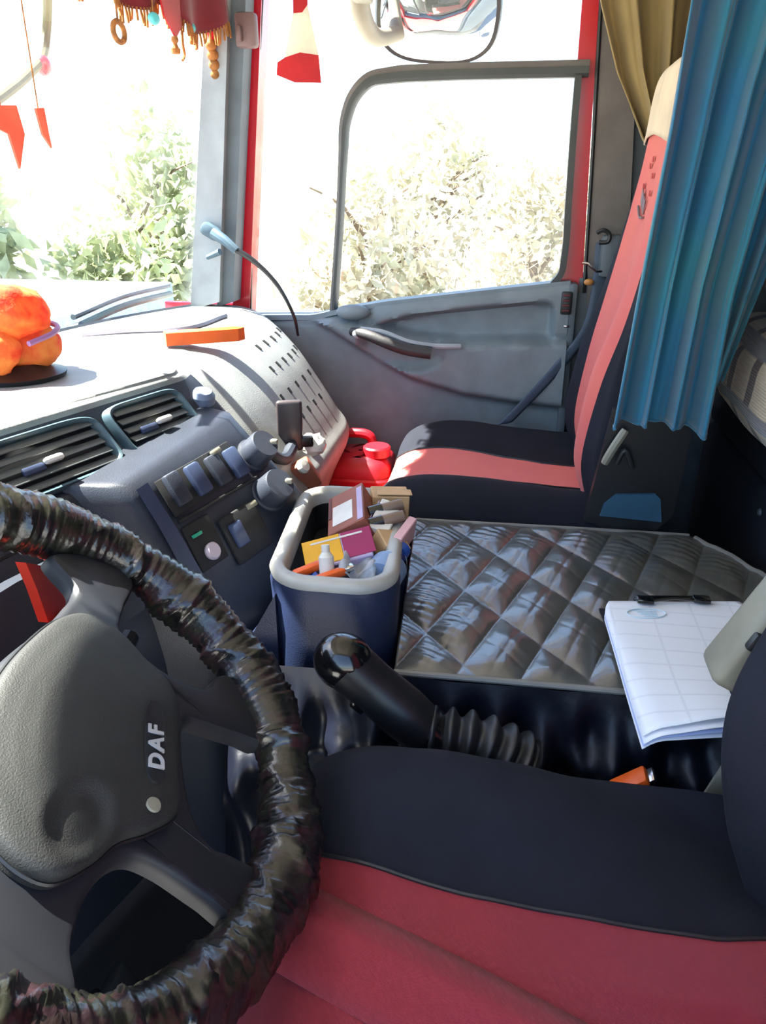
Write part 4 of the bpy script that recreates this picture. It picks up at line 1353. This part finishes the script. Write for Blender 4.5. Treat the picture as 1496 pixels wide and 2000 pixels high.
N2 = np.stack([-T2[:, 1], T2[:, 0]], 1)            # inward for a counter-clockwise outline
area = np.sum(hp[:, 0] * np.roll(hp[:, 1], -1) - hp[:, 1] * np.roll(hp[:, 0], -1))
if area < 0:
    N2 = -N2
def lift(p):
    r = np.linalg.norm(p - np.array([.012, .012]), axis=-1)
    return .004 + .016 * (1 - ss(r, .03, .20))
mb = MB()
rws = []
for d, h in ((0, -.020), (0, -.010), (.0012, -.005), (.004, -.001), (.008, 0)):
    q = hp + N2 * d
    rws.append([wp(p[0], p[1], l + h) for p, l in zip(q, lift(q))])
mb.grid(rws, cv=True)
q = hp + N2 * .008
vs = [wp(p[0], p[1], l) for p, l in zip(q, lift(q))]
tris = tessellate_polygon([[Vector((p[0], p[1], 0)) for p in q]])
mb.add(vs, [tuple(t) for t in tris])
vb = [wp(p[0], p[1], l - .020) for p, l in zip(hp, lift(hp))]
tb = tessellate_polygon([[Vector((p[0], p[1], 0)) for p in hp]])
mb.add(vb, [tuple(reversed(t)) for t in tb])
part('spokes', mb, M['hub_dark'], sw_, smooth=40)
# domed horn pad
pc = np.array([.012, -.018])
pad = [(-.070, .068), (-.055, .095), (-.022, .104), (.015, .097), (.046, .092), (.068, .074), (.082, .044), (.098, .014), (.116, -.020), (.104, -.050), (.086, -.076), (.078, -.103),
       (.060, -.132), (.025, -.137), (-.012, -.122), (-.040, -.090), (-.060, -.050), (-.070, -.012), (-.073, .030)]
pp = curve([(a, b_, 0) for a, b_ in pad], 120, closed=True)[:, :2]
rws = []
for k, h in [(1.0, .008), (.997, .019), (.985, .025)] + [(k_, float(np.interp(k_, [.02, .25, .5, .7, .88, .955], [.0405, .040, .038, .035, .031, .028]))) for k_ in np.linspace(.955, .02, 30)]:
    r = []
    for p in pp:
        e = pc + (p - pc) * k
        dimple = .006 * (1 - float(ss(np.linalg.norm((e - np.array([.050, -.088])) / np.array([.030, .036])), .5, 1.0)))
        r.append(wp(e[0], e[1], h - dimple))
    rws.append(r)
part('horn_pad', MB().grid(rws, cv=True, cap=True), M['hub'], sw_, smooth=60)
part('pad_seam', MB().tube([wp(p[0], p[1], .0165) for p in pp], .0022, 6, closed=True), M['black_pl'], sw_)
# badge: recessed oval with light letters
bc = np.array([.064, .012])
bd = -np.array([.032, -.057]) / np.linalg.norm([.032, -.057])   # reading direction
bu = np.array([-bd[1], bd[0]])
def pad_h(a, b_):
    # height of the horn pad along a ray from its centre
    d = np.array([a, b_]) - pc
    ang_ = math.atan2(d[1], d[0])
    angs = np.unwrap([math.atan2(*(p - pc)[::-1]) for p in pp])
    i = int(np.argmin(np.abs(np.angle(np.exp(1j * (angs - ang_))))))
    k = np.linalg.norm(d) / np.linalg.norm(pp[i] - pc)
    return float(np.interp(k, [.02, .25, .5, .7, .88, .955, .985, 1.0], [.0405, .040, .038, .035, .031, .028, .025, .008]))
hb0 = pad_h(*bc)
rg_ = []
for i in range(36):
    t = 2 * PI * i / 36
    c, s = math.cos(t), math.sin(t)
    e = bc + bd * .041 * np.sign(c) * abs(c) ** .6 + bu * .0115 * np.sign(s) * abs(s) ** .8
    rg_.append(e)
mb = MB()
mb.grid([[wp(e[0], e[1], pad_h(*e) - .004) for e in rg_], [wp(*(bc + (e - bc) * .98), pad_h(*e) + .0016) for e in rg_], [wp(*(bc + (e - bc) * .9), pad_h(*(bc + (e - bc) * .9)) + .0012) for e in rg_], [wp(*(bc + (e - bc) * .05), hb0 + .0018) for e in rg_]], cv=True, cap=True)
bp2 = part('badge_plate', mb, M['rubber'], sw_)
tx = bpy.data.curves.new('badge_text', 'FONT')
tx.body = 'DAF'
tx.size = .020
tx.extrude = .0008
tx.offset = .0006
tx.space_character = 1.25
tx.align_x, tx.align_y = 'CENTER', 'CENTER'
to = bpy.data.objects.new('badge_text', tx)
COL.objects.link(to)
bpy.context.view_layer.update()
dg = bpy.context.evaluated_depsgraph_get()
me = bpy.data.meshes.new_from_object(to.evaluated_get(dg))
bpy.data.objects.remove(to)
dx = WA * bd[0] + WB * bd[1]
dy = WA * bu[0] + WB * bu[1]
# text faces the driver: x along reading direction, z along the wheel normal
if np.dot(np.cross(dx, dy), WN) < 0:
    dy = -dy
e0 = bc - bd * .008
g0 = (pad_h(*(e0 + bd * .02)) - pad_h(*(e0 - bd * .02))) / .04
dxx = dx + WN * g0
Mx = Matrix(((dxx[0], dy[0], WN[0], 0), (dxx[1], dy[1], WN[1], 0), (dxx[2], dy[2], WN[2], 0), (0, 0, 0, 1)))
pt = wp(e0[0], e0[1], pad_h(*e0) + .0032)
Mx = Matrix.Translation(Vector(pt) - Vector(WC)) @ Mx
me.transform(Mx)
me.materials.clear()
me.materials.append(mat('badge_letters', (176, 176, 178), .35))
lo_ = bpy.data.objects.new('badge_letters', me)
COL.objects.link(lo_)
lo_.parent = bp2
lo_['label'] = 'pale grey maker letters on the badge'
e = bc - bd * .058
part('horn_mark', MB().lathe([(0, 0), (.007, 0), (.006, .0015), (0, .002)], wp(e[0], e[1], pad_h(*e) + .0005), WN, 16), M['stalk_grey'], sw_)
# column
cs = WC - WN * .02
ce = WC - WN * .30
stc = dash
part('steering_shroud', MB().tube([cs, WC - WN * .06, WC - WN * .16, ce], [.045, .06, .075, .08], 20), M['black_pl'], stc, smooth=50)
part('control_stalk', MB().tube(curve([wp(.02, .06, -.06), wp(.0, .13, -.055), wp(-.01, .19, -.05)], 12), np.r_[np.full(8, .008), np.full(4, .011)], 10), M['black_pl'], stc)
part('control_stalk', MB().tube(curve([wp(-.02, -.06, -.06), wp(-.03, -.13, -.055), wp(-.03, -.18, -.05)], 12), np.r_[np.full(8, .008), np.full(4, .011)], 10), M['black_pl'], stc)
part('ignition_lock', MB().lathe([(0, 0), (.016, 0), (.016, .02), (0, .02)], wp(.035, .085, -.07), WB * 1 + WN * .5, 18), M['chrome'], stc)
ky = thing('ignition_key', 'blue-headed ignition key beside the wheel hub', 'key', tuple(wp(.030, .12, -.055)))
part('key_head', MB().box(tuple(wp(.030, .125, -.055)), (.022, .008, .026), bev=.003), M['blue_pl'], ky, 'blue head')
part('key_blade', MB().box(tuple(wp(.031, .112, -.060)), (.007, .022, .003), bev=.001, seg=1), M['chrome'], ky)
# red piece behind the wheel
mb = MB()
pts = [(-0.470, 0.636, 0.896), (-0.470, 0.659, 0.881), (-0.470, 0.695, 0.853), (-0.470, 0.715, 0.823), (-0.470, 0.678, 0.811), (-0.470, 0.653, 0.815), (-0.470, 0.645, 0.861)]
mb.prism(pts, (-.012, 0, 0))
mb.tube([pts[4], tuple(WC - WN * .10 + WB * .03)], .006, 8)
part('red_stalk_tag', mb, mat('orange_red_plastic', (206, 54, 34), .5), dash, 'orange-red plastic tag behind the steering wheel')
# instrument binnacle behind the wheel
bn = dash
part('binnacle_hood', MB().box((-.665, .42, .87), (.12, .46, .10), rot=(0, .5, 0), bev=.03, seg=4), M['dash_dark'], bn)
part('gauge_panel', MB().box((-.60, .42, .79), (.015, .42, .13), rot=(0, -.55, 0), bev=.006), M['black_pl'], bn)
for y in (.30, .44, .57):
    gg = part('gauge', MB().lathe([(0, 0), (.044, 0), (.045, .006), (.040, .007), (.039, .003), (0, .003)], (-.592, y, .795), (.85, 0, .52), 28), M['rubber'], bn)
    part('gauge_needle', MB().box((-.586, y + .01, .802), (.003, .03, .002), rot=(.5, -.55, 0), bev=.0005, seg=1), M['orange_pl'], gg)
# pedals in the dark footwell
pd = thing('accelerator_pedal', 'black accelerator pedal in the dark footwell', 'pedal', (-.50, .62, .12))
part('pedal_pad', MB().box((-.43, .62, .22), (.02, .06, .16), rot=(0, -.4, 0), bev=.005), M['rubber'], pd)
part('pedal_arm', MB().tube([(-.41, .62, .12), (-.45, .62, .20), (-.49, .62, .26)], .010, 8), M['black_pl'], pd)
pd = thing('brake_pedal', 'black brake pedal left of the accelerator in the footwell', 'pedal', (-.52, .48, .12))
part('pedal_pad', MB().box((-.45, .48, .26), (.02, .08, .07), rot=(0, -.5, 0), bev=.005), M['rubber'], pd)
part('pedal_arm', MB().tube([(-.455, .48, .26), (-.49, .48, .33), (-.50, .48, .40)], .010, 8), M['black_pl'], pd)

# ------------------------------------------------------------------ curtains
def curtain(x0f, x1f, yf, z0, z1, folds, depth, seed, nu=150, nv=60, skew=None, gather=None):
    rows = []
    rg = np.random.default_rng(seed)
    ph = rg.uniform(0, 6.28, 4)
    for i in range(nu):
        u = i / (nu - 1)
        r = []
        for j in range(nv):
            v = j / (nv - 1)
            z = z1 + (z0 - z1) * v
            f = math.sin(2 * PI * folds * u + ph[0] + .8 * math.sin(3 * u + 2 * v)) + .35 * math.sin(2 * PI * folds * 2.3 * u + ph[1] + v)
            x = x0f(v) + (x1f(v) - x0f(v)) * u
            y = yf(v, u) - depth * f
            x += .25 * depth * math.cos(2 * PI * folds * u + ph[0])
            zz = z + (skew(u) * v if skew else 0)
            r.append((x, y, zz))
        rows.append(r)
    return rows
tc_ = thing('teal_curtain', 'teal curtain hanging in folds in front of the bunk and the passenger backrest', 'curtain', (.28, 1.2, 1.74))
rws = curtain(lambda v: np.interp(v, [0, .5, 1], [.206, .194, .168]), lambda v: np.interp(v, [0, .45, .75, 1], [.45, .362, .328, .320]), lambda v, u: 1.20 + .05 * (1 - v) * u,
              .905, 1.74, 3.6, .022, 3, skew=lambda u: .012 * math.sin(u * 3.0) - .014 * u)
part('curtain_cloth', MB().grid(rws), M['teal'], tc_, smooth=80, thick=.003)
part('hem', MB().tube([np.array(r[-1]) + np.array([0, 0, .002]) for r in rws], .0028, 6), M['teal'], tc_)
rl = solo('curtain_rail', MB().tube([(.30, .0, 1.755), (.30, 2.04, 1.755)], .009, 8).box((.30, 1.0, 1.768), (.03, 2.05, .012), bev=.003), M['stalk_grey'], 'grey curtain rail under the cab roof', 'rail')
# second layer behind, in shade
rws = curtain(lambda v: np.interp(v, [0, 1], [.33, .315]), lambda v: np.interp(v, [0, 1], [.52, .35]), lambda v, u: 1.30, .955, 1.74, 2.2, .018, 5)
part('curtain_cloth', MB().grid(rws), M['teal'], tc_, smooth=80, thick=.003)
oc = thing('olive_curtain', 'olive brown curtain swept back at the passenger-side rear pillar', 'curtain', (.24, 1.93, 1.74))
def ox0(v): return np.interp(v, [0, .35, .62, .9, 1], [.115, .150, .195, .265, .30])
def ox1(v): return np.interp(v, [0, .35, .62, .9, 1], [.40, .38, .36, .345, .34])
rws = curtain(ox0, ox1, lambda v, u: 1.90 - .03 * math.sin(v * 3), 1.30, 1.74, 3.2, .020, 8)
part('curtain_cloth', MB().grid(rws), M['olive'], oc, smooth=80, thick=.003)
rws = curtain(lambda v: np.interp(v, [0, .3, 1], [.30, .325, .37]), lambda v: np.interp(v, [0, .3, 1], [.34, .39, .45]), lambda v, u: 1.90 + .02 * v, .80, 1.34, 2.2, .012, 9)
part('curtain_tail', MB().grid(rws), M['olive'], oc, smooth=80, thick=.003)
part('tie_band', MB().tube(curve([(.29, 1.86, 1.325), (.34, 1.855, 1.315), (.39, 1.88, 1.32), (.36, 1.94, 1.33)], 16), .012, 8), M['olive'], oc)

# ------------------------------------------------------------------ bunk and blankets
bu_ = thing('bunk', 'dark navy sleeper bunk behind the seats', 'bed', (.78, 1.0, .12))
part('bunk_base', MB().box((.79, 1.03, .41), (.54, 2.0, .58), bev=.03, seg=3), M['bunk'], bu_)
part('mattress', MB().box((.79, 1.03, .735), (.54, 1.96, .08), bev=.035, seg=3), M['bunk'], bu_)
part('bunk_stud', MB().lathe([(0, 0), (.008, 0), (.006, .004), (0, .005)], (.519, 1.50, .655), (-1, 0, 0), 14), M['trim_dark'], bu_)
def lump(seed, amp):
    def fn(d):
        return 1 + amp * float(noise3(d, 2.6, seed)) + amp * .5 * float(noise3(d + 5, 6, seed + 1))
    return fn
bl = MB().blob((.585, 1.56, .895), (.135, .40, .118), 40, 60, fn=lump(0, .07), p=.8)
solo('plaid_blanket', bl, M['plaid'], 'rolled cream and brown plaid blanket lying on the bunk', 'blanket', loc=(.585, 1.56, .80), smooth=80)
b2 = MB().blob((.64, 1.55, 1.075), (.14, .38, .062), 30, 50, fn=lump(1, .09), p=.8)
solo('brown_blanket', b2, M['dark_wool'], 'dark brown woollen blanket on top of the plaid one', 'blanket', smooth=80)

# ------------------------------------------------------------------ things on the dash
oo = thing('orange_ornament', 'lumpy orange plush ornament on a dark stand in front of the windscreen', 'ornament', (-.80, 1.20, .960))
OC = np.array([-.795, 1.155, 1.035])
def lob(seed):
    return lambda d: 1 + .12 * float(noise3(d, 3.4, seed)) + .06 * float(noise3(d, 9, seed + 1))
part('upper_lobe', MB().blob(tuple(OC + np.array([0, 0, .022])), (.060, .062, .050), 24, 32, fn=lob(0)), M['orange_soft'], oo, smooth=80)
part('lower_lobe', MB().blob(tuple(OC + np.array([.012, .018, -.030])), (.052, .056, .042), 24, 32, fn=lob(1)), M['orange_soft'], oo, smooth=80)
part('side_lobe', MB().blob(tuple(OC + np.array([-.01, -.05, -.025])), (.046, .046, .040), 20, 28, fn=lob(2)), M['orange_soft'], oo, smooth=80)
part('ribbon', MB().tube(curve([OC + np.array([.06, -.05, -.012]), OC + np.array([.072, 0, -.004]), OC + np.array([.05, .05, 0]), OC + np.array([.0, .075, .004])], 20), .0045, 8), M['mauve'], oo, 'mauve ribbon round its middle')
part('tag', MB().blob(tuple(OC + np.array([-.005, .075, -.002])), (.02, .012, .018), 10, 14), M['yellow'], oo, 'yellow tag at the side')
part('stand', MB().lathe([(0, 0), (.075, 0), (.078, .008), (.050, .016), (.040, .024), (0, .024)], OC + np.array([0, -.005, -.0765]), (0, 0, 1), 28), M['black_pl'], oo, 'dark round stand')

ob = thing('orange_packet', 'flat orange packet with a pointed end lying on the sunlit dash', 'packet', (-.57, 1.45, .963))
p0, p1 = np.array([-.645, 1.405, .966]), np.array([-.512, 1.487, .966])
d = (p1 - p0)
L_ = np.linalg.norm(d)
d /= L_
sd = np.array([-d[1], d[0], 0])
out = [p0 - sd * .004, p1 - d * .016 - sd * .004, p1 + sd * .012, p1 - d * .014 + sd * .030, p0 + sd * .030]
part('packet_body', MB().prism(out, (0, 0, .024)), M['orange_pl'], ob)
part('packet_seal', MB().box(tuple(p0 + d * .016 + sd * .013 + np.array([0, 0, .0245])), (.020, .026, .0015), rot=(0, 0, math.atan2(d[1], d[0])), bev=.0005, seg=1), M['pink'], ob)

ph_ = thing('phone_holder', 'dark phone in a holder leaning up from the sunlit end of the dash', 'phone holder', (-0.399, 1.400, 0.769))
c_ = np.array((-0.406, 1.400, 0.819))
part('phone', MB().box(tuple(c_), (.014, .050, .105), rot=(.0, .10, -1.25), bev=.006, seg=3), mat('phone_dark', (66, 58, 60), .35), ph_)
part('holder_clamp', MB().box(tuple(c_ + np.array([.012, .01, -.035])), (.016, .062, .022), rot=(0, .10, -1.25), bev=.005), M['black_pl'], ph_)
part('holder_arm', MB().tube(curve([c_ + np.array([.005, -.005, -.04]), c_ + np.array([.0, -.05, -.052]), np.array((-0.437, 1.280, 0.814))], 14), np.linspace(.012, .016, 14), 10), M['dash_dark'], ph_)
part('holder_foot', MB().blob((-0.433, 1.270, 0.817), (.028, .028, .020), 12, 18), M['dash_dark'], ph_)

solo('brown_wallet', MB().box((-0.373, 1.360, 0.731), (.055, .030, .060), rot=(.1, -.5, .3), bev=.006), mat('brown_leather', (150, 84, 62), .5), 'brown wallet tucked beside the console on the passenger side', 'wallet')
solo('foil_ball', MB().blob((-0.370, 1.440, 0.770), (.026, .026, .022), 14, 20, fn=lambda d: 1 + .14 * float(noise3(d, 6, 1))), M['white_pl'], 'crumpled white paper ball on the sunlit passenger end of the dash', 'paper ball')
solo('white_knob_button', MB().lathe([(0, 0), (.012, 0), (.014, .006), (.011, .012), (0, .013)], (-0.370, 1.340, 0.756), (.8, -.3, .5), 18), M['white_pl'], 'small cream knob beside the brown wallet', 'knob')
solo('dash_bump', MB().lathe([(0, 0), (.022, 0), (.022, .014), (.016, .022), (0, .024)], (-0.527, 1.270, 0.896), (.2, -.2, 1), 22), mat('blue_grey_knob', (104, 116, 140), .4), 'blue-grey round button on the dash above the switch console', 'button')

# wiper outside the windscreen
wi = thing('windscreen_wiper', 'windscreen wiper resting outside low on the glass', 'wiper', (-0.960, 1.752, 0.959))
for k, (du, dv) in enumerate(((0, 0), (-12, -12))):
    pth = curve([(-0.985, 1.675, 0.947), (-0.985, 1.909, 0.961), (-0.985, 2.218, 0.956)], 14) + np.array([-.004 - .008 * k, .012 * k, .022 * k])
    part('wiper_arm' if k else 'wiper_blade', MB().tube(pth, .009 if k == 0 else .007, 8), M['trim_dark'] if k else mat('wiper_green_grey', (108, 128, 120), .5), wi)
part('wiper_pivot', MB().lathe([(0, 0), (.02, 0), (.018, .02), (0, .024)], (-0.985, 1.672, 0.938), (1, 0, .4), 18), M['black_pl'], wi)

# ------------------------------------------------------------------ hanging decorations
def flag(name, label, pts, m, tip=None, gold=True, group=None, thick_=.004):
    """pts: outline (x, y, z) of a cloth pennant"""
    t = thing(name, label, 'pennant', pts[0], group)
    P = np.array(pts, float)
    part('pennant_cloth', MB().prism(P, (thick_, 0, 0)), m, t)
    return t
val = thing('windscreen_valance', 'fringed red and brown valance along the top of the windscreen', 'valance', (-.74, 1.2, 1.72))
yy = np.linspace(.55, 1.93, 130)
rows = []
for z in np.linspace(0, 1, 10):
    r = []
    for y in yy:
        sc = .035 * abs(math.sin((y - .55) * PI / .172))
        x = float(wx(y)) + .17 + .012 * math.sin(y * 60) * z
        r.append((x, y, 1.72 - (.105 + sc + .03 * ss(y, 1.5, 1.93)) * z))
    rows.append(r)
part('valance_cloth', MB().grid(rows), M['maroon_cloth'], val, smooth=80, thick=.003)
fr = MB()
for y in np.linspace(.55, 1.93, 240):
    sc = .035 * abs(math.sin((y - .55) * PI / .172))
    x = float(wx(y)) + .17 + .012 * math.sin(y * 60)
    z = 1.72 - (.105 + sc + .03 * float(ss(y, 1.5, 1.93)))
    fr.tube([(x, y, z + .004), (x + .004 * math.sin(y * 300), y, z - .018 - .012 * (math.sin(y * 77) ** 2))], .0028, 5)
part('gold_fringe', fr, M['gold_fringe'], val, 'gold fringe along its scalloped hem', kind='stuff')
part('valance_rod', MB().tube([(float(wx(y)) + .17, y, 1.722) for y in np.linspace(.5, 1.95, 14)], .007, 8), M['stalk_grey'], val)
def tassel(parent, c, L=.05, r=.012, m=None):
    mb = MB().lathe([(0, 0), (.006, .001), (.008, -.006), (.004, -.012), (r * .8, -.022), (r, -L * .7), (r * .9, -L), (0, -L * .98)], c, (0, 0, 1), 14)
    return part('tassel', mb, m or M['gold_fringe'], parent)
c0 = np.array((-0.700, 1.899, 1.552))
t = flag('red_streamer', 'long red streamer with gold tassel beside the front pillar', [(-0.700, 1.881, 1.686), (-0.700, 2.088, 1.732), (-0.700, 1.991, 1.582), (-0.700, 1.938, 1.543), (-0.700, 1.903, 1.568)], M['red_cloth'])
for i in range(4):
    part('tassel_bead', MB().blob(A(411 + i * 3,88 + 19 * i,'x',-.70) if False else tuple(np.array((-0.700, 1.929, 1.544)) + np.array([0, .006 * i, -.019 * i])), (.013, .013, .012), 10, 14), M['gold_fringe'], t)
t = flag('red_pennant', 'pointed red pennant hanging over the top of the windscreen', [(-0.715, 1.676, 1.642), (-0.715, 1.944, 1.700), (-0.715, 1.847, 1.597), (-0.715, 1.757, 1.532), (-0.715, 1.707, 1.563)], M['red_cloth'])
tassel(t, np.array((-0.713, 1.752, 1.533)), .03, .010)
for u, v, nm in ((300,36,'aqua bead left of the red pennant tip'), (372,54,'aqua bead right of the red pennant tip')):
    solo('aqua_bead', MB().blob(A(u,v,'x',-.71) if False else (0, 0, 0), (.012, .014, .012), 12, 16), M['aqua'], nm, 'bead') if False else None
for p, nm in (((-0.710, 1.649, 1.548), 'aqua bead hanging left of the pointed red pennant tip'), ((-0.710, 1.838, 1.563), 'aqua bead hanging right of the pointed red pennant tip')):
    t = thing('aqua_bead', nm, 'bead', p)
    part('bead_body', MB().blob(p, (.011, .014, .011), 12, 16), M['aqua'], t)
    part('bead_thread', MB().tube([p, (p[0], p[1], 1.70)], .0015, 5), M['gold_fringe'], t)
t = thing('ring_tassel', 'brown ring tassel hanging from the windscreen valance', 'tassel', (-0.720, 1.513, 1.505))
q = np.array((-0.720, 1.513, 1.505))
part('ring', MB().tube([q + np.array([0, .022 * math.cos(a), .016 * math.sin(a)]) for a in np.linspace(0, 2 * PI, 20, endpoint=False)], .005, 8, closed=True), M['gold_fringe'], t)
part('ring_thread', MB().tube([q + np.array([0, 0, .016]), (q[0], q[1], 1.70)], .002, 5), M['gold_fringe'], t)
q = np.array((-0.710, 1.787, 1.520))
solo('hook_chain', MB().tube(curve([q + np.array([0, 0, .03]), q, q + np.array([0, .004, -.012]), q + np.array([0, -.010, -.026])], 16), .003, 6), M['gold_fringe'], 'thin brown hook dangling under the pointed red pennant', 'hook')
# pennant against the passenger window
pn = thing('hanging_pennant', 'white pennant with red ends hanging before the passenger window', 'pennant', (-0.481, 1.880, 1.596))
part('upper_band', MB().prism([(-0.491, 1.880, 1.652), (-0.459, 1.880, 1.651), (-0.461, 1.880, 1.605), (-0.473, 1.880, 1.592), (-0.493, 1.880, 1.591)], (0, .003, 0)), M['red_cloth'], pn, 'red top')
part('white_band', MB().prism([(-0.493, 1.880, 1.591), (-0.473, 1.880, 1.592), (-0.461, 1.880, 1.605), (-0.440, 1.880, 1.512), (-0.481, 1.880, 1.518), (-0.516, 1.880, 1.509)], (0, .003, 0)), M['white_cloth'], pn, 'white middle')
part('lower_band', MB().prism([(-0.516, 1.880, 1.509), (-0.481, 1.880, 1.518), (-0.440, 1.880, 1.512), (-0.436, 1.880, 1.459), (-0.496, 1.880, 1.461), (-0.536, 1.880, 1.476), (-0.533, 1.880, 1.500)], (0, .003, 0)), M['red_cloth'], pn, 'red lower end')
part('pennant_cord', MB().tube([(-0.475, 1.881, 1.650), (-0.474, 1.881, 1.687)], .002, 5), M['gold_fringe'], pn)
# ornaments left in the windscreen
for nm, lb, pts in (('small_red_pennant', 'small orange-red pennant dangling at the left of the windscreen', [(-0.780, 1.170, 1.360), (-0.780, 1.245, 1.366), (-0.780, 1.255, 1.326), (-0.780, 1.227, 1.275), (-0.780, 1.213, 1.324), (-0.780, 1.162, 1.336)]),
                    ('small_pink_ribbon', 'thin pink ribbon dangling beside the small orange-red pennant', [(-0.785, 1.307, 1.367), (-0.785, 1.332, 1.370), (-0.785, 1.335, 1.331), (-0.785, 1.338, 1.309), (-0.785, 1.316, 1.329)])):
    t = flag(nm, lb, pts, mat('pale_red_cloth', (226, 120, 96), .8, alpha_tr=.4))  # paler orange-red than the other pennants
    q = np.array(pts[0]) * .5 + np.array(pts[1]) * .5
    part('cord', MB().tube([q, (q[0], q[1], 1.70)], .0012, 5), M['gold_fringe'], t)
# front mirror arm outside the windscreen
fm = thing('front_mirror', 'olive metal mirror arm outside the windscreen at the upper left', 'mirror', (-1.180, 1.929, 1.490))
part('mirror_arm', MB().tube(curve([(-1.180, 1.706, 1.384), (-1.180, 1.832, 1.437), (-1.180, 1.963, 1.499), (-1.180, 2.043, 1.549), (-1.180, 2.075, 1.607), (-1.100, 1.978, 1.712)], 24), .012, 10), M['olive_metal'], fm)
part('arm_joint', MB().blob((-1.175, 2.028, 1.525), (.020, .018, .024), 10, 14), M['red_paint'], fm, 'red joint on the arm')

# kerb mirror above the passenger window
km = thing('kerb_mirror', 'convex kerb mirror hanging outside above the passenger window', 'mirror', (-0.241, 2.420, 1.673))
kc = np.array((-0.233, 2.420, 1.675))
nrm = Vector((.055, -.77, -.635)).normalized()
rotm = Vector((0, 0, 1)).rotation_difference(nrm).to_matrix()
def kpt(x, y, h):
    return tuple(Vector(kc) + rotm @ Vector((x, y, h)))
n = 48
def kr(k, h):
    return [kpt(.165 * k * np.sign(math.cos(a)) * abs(math.cos(a)) ** .7, .130 * k * np.sign(math.sin(a)) * abs(math.sin(a)) ** .7, h) for a in np.linspace(0, 2 * PI, n, endpoint=False)]
part('mirror_housing', MB().grid([kr(.93, .008), kr(1.0, .010), kr(1.03, 0), kr(1.0, -.03), kr(.85, -.06), kr(.5, -.08), kr(.02, -.085)], cv=True, cap=True), M['rubber'], km, smooth=50)
part('mirror_glass', MB().grid([kr(.94, .008), kr(.8, .017), kr(.6, .027), kr(.4, .034), kr(.2, .038), kr(.02, .039)], cv=True, cap=True), M['mirror'], km, smooth=80)
part('mirror_arm', MB().tube(curve([(-0.409, 2.200, 1.736), (-0.415, 2.260, 1.662), (-0.395, 2.340, 1.617), (-0.327, 2.440, 1.643)], 20), np.linspace(.028, .020, 20), 12), mat('mirror_arm_beige', (150, 142, 124), .5), km)
part('arm_bracket', MB().box((-0.403, 2.200, 1.693), (.05, .10, .05), bev=.012), M['stalk_grey'], km)
# red outer skin of the cab below and above the door, seen in the mirror
sk = MB().box((-.85, 2.115, .45), (.22, .02, 1.0), bev=.005)
solo('trim_5', sk, M['red_paint'], 'red outer corner panel of the cab ahead of the door', 'panel', kind='structure')
solo('trim_6', MB().box((-.30, 2.085, 1.80), (.92, .05, .10), bev=.02), M['red_paint'], 'red roof rail above the passenger door', 'panel', kind='structure')

# lower cab side under the door, added to darken the kerb mirror's reflection
ls = MB().box((.05, 2.03, -.42), (2.1, .12, .98), bev=.03)
solo('trim_9', ls, M['black_pl'], 'black lower side panel under the door, added to darken the kerb mirror reflection', 'panel', kind='structure')
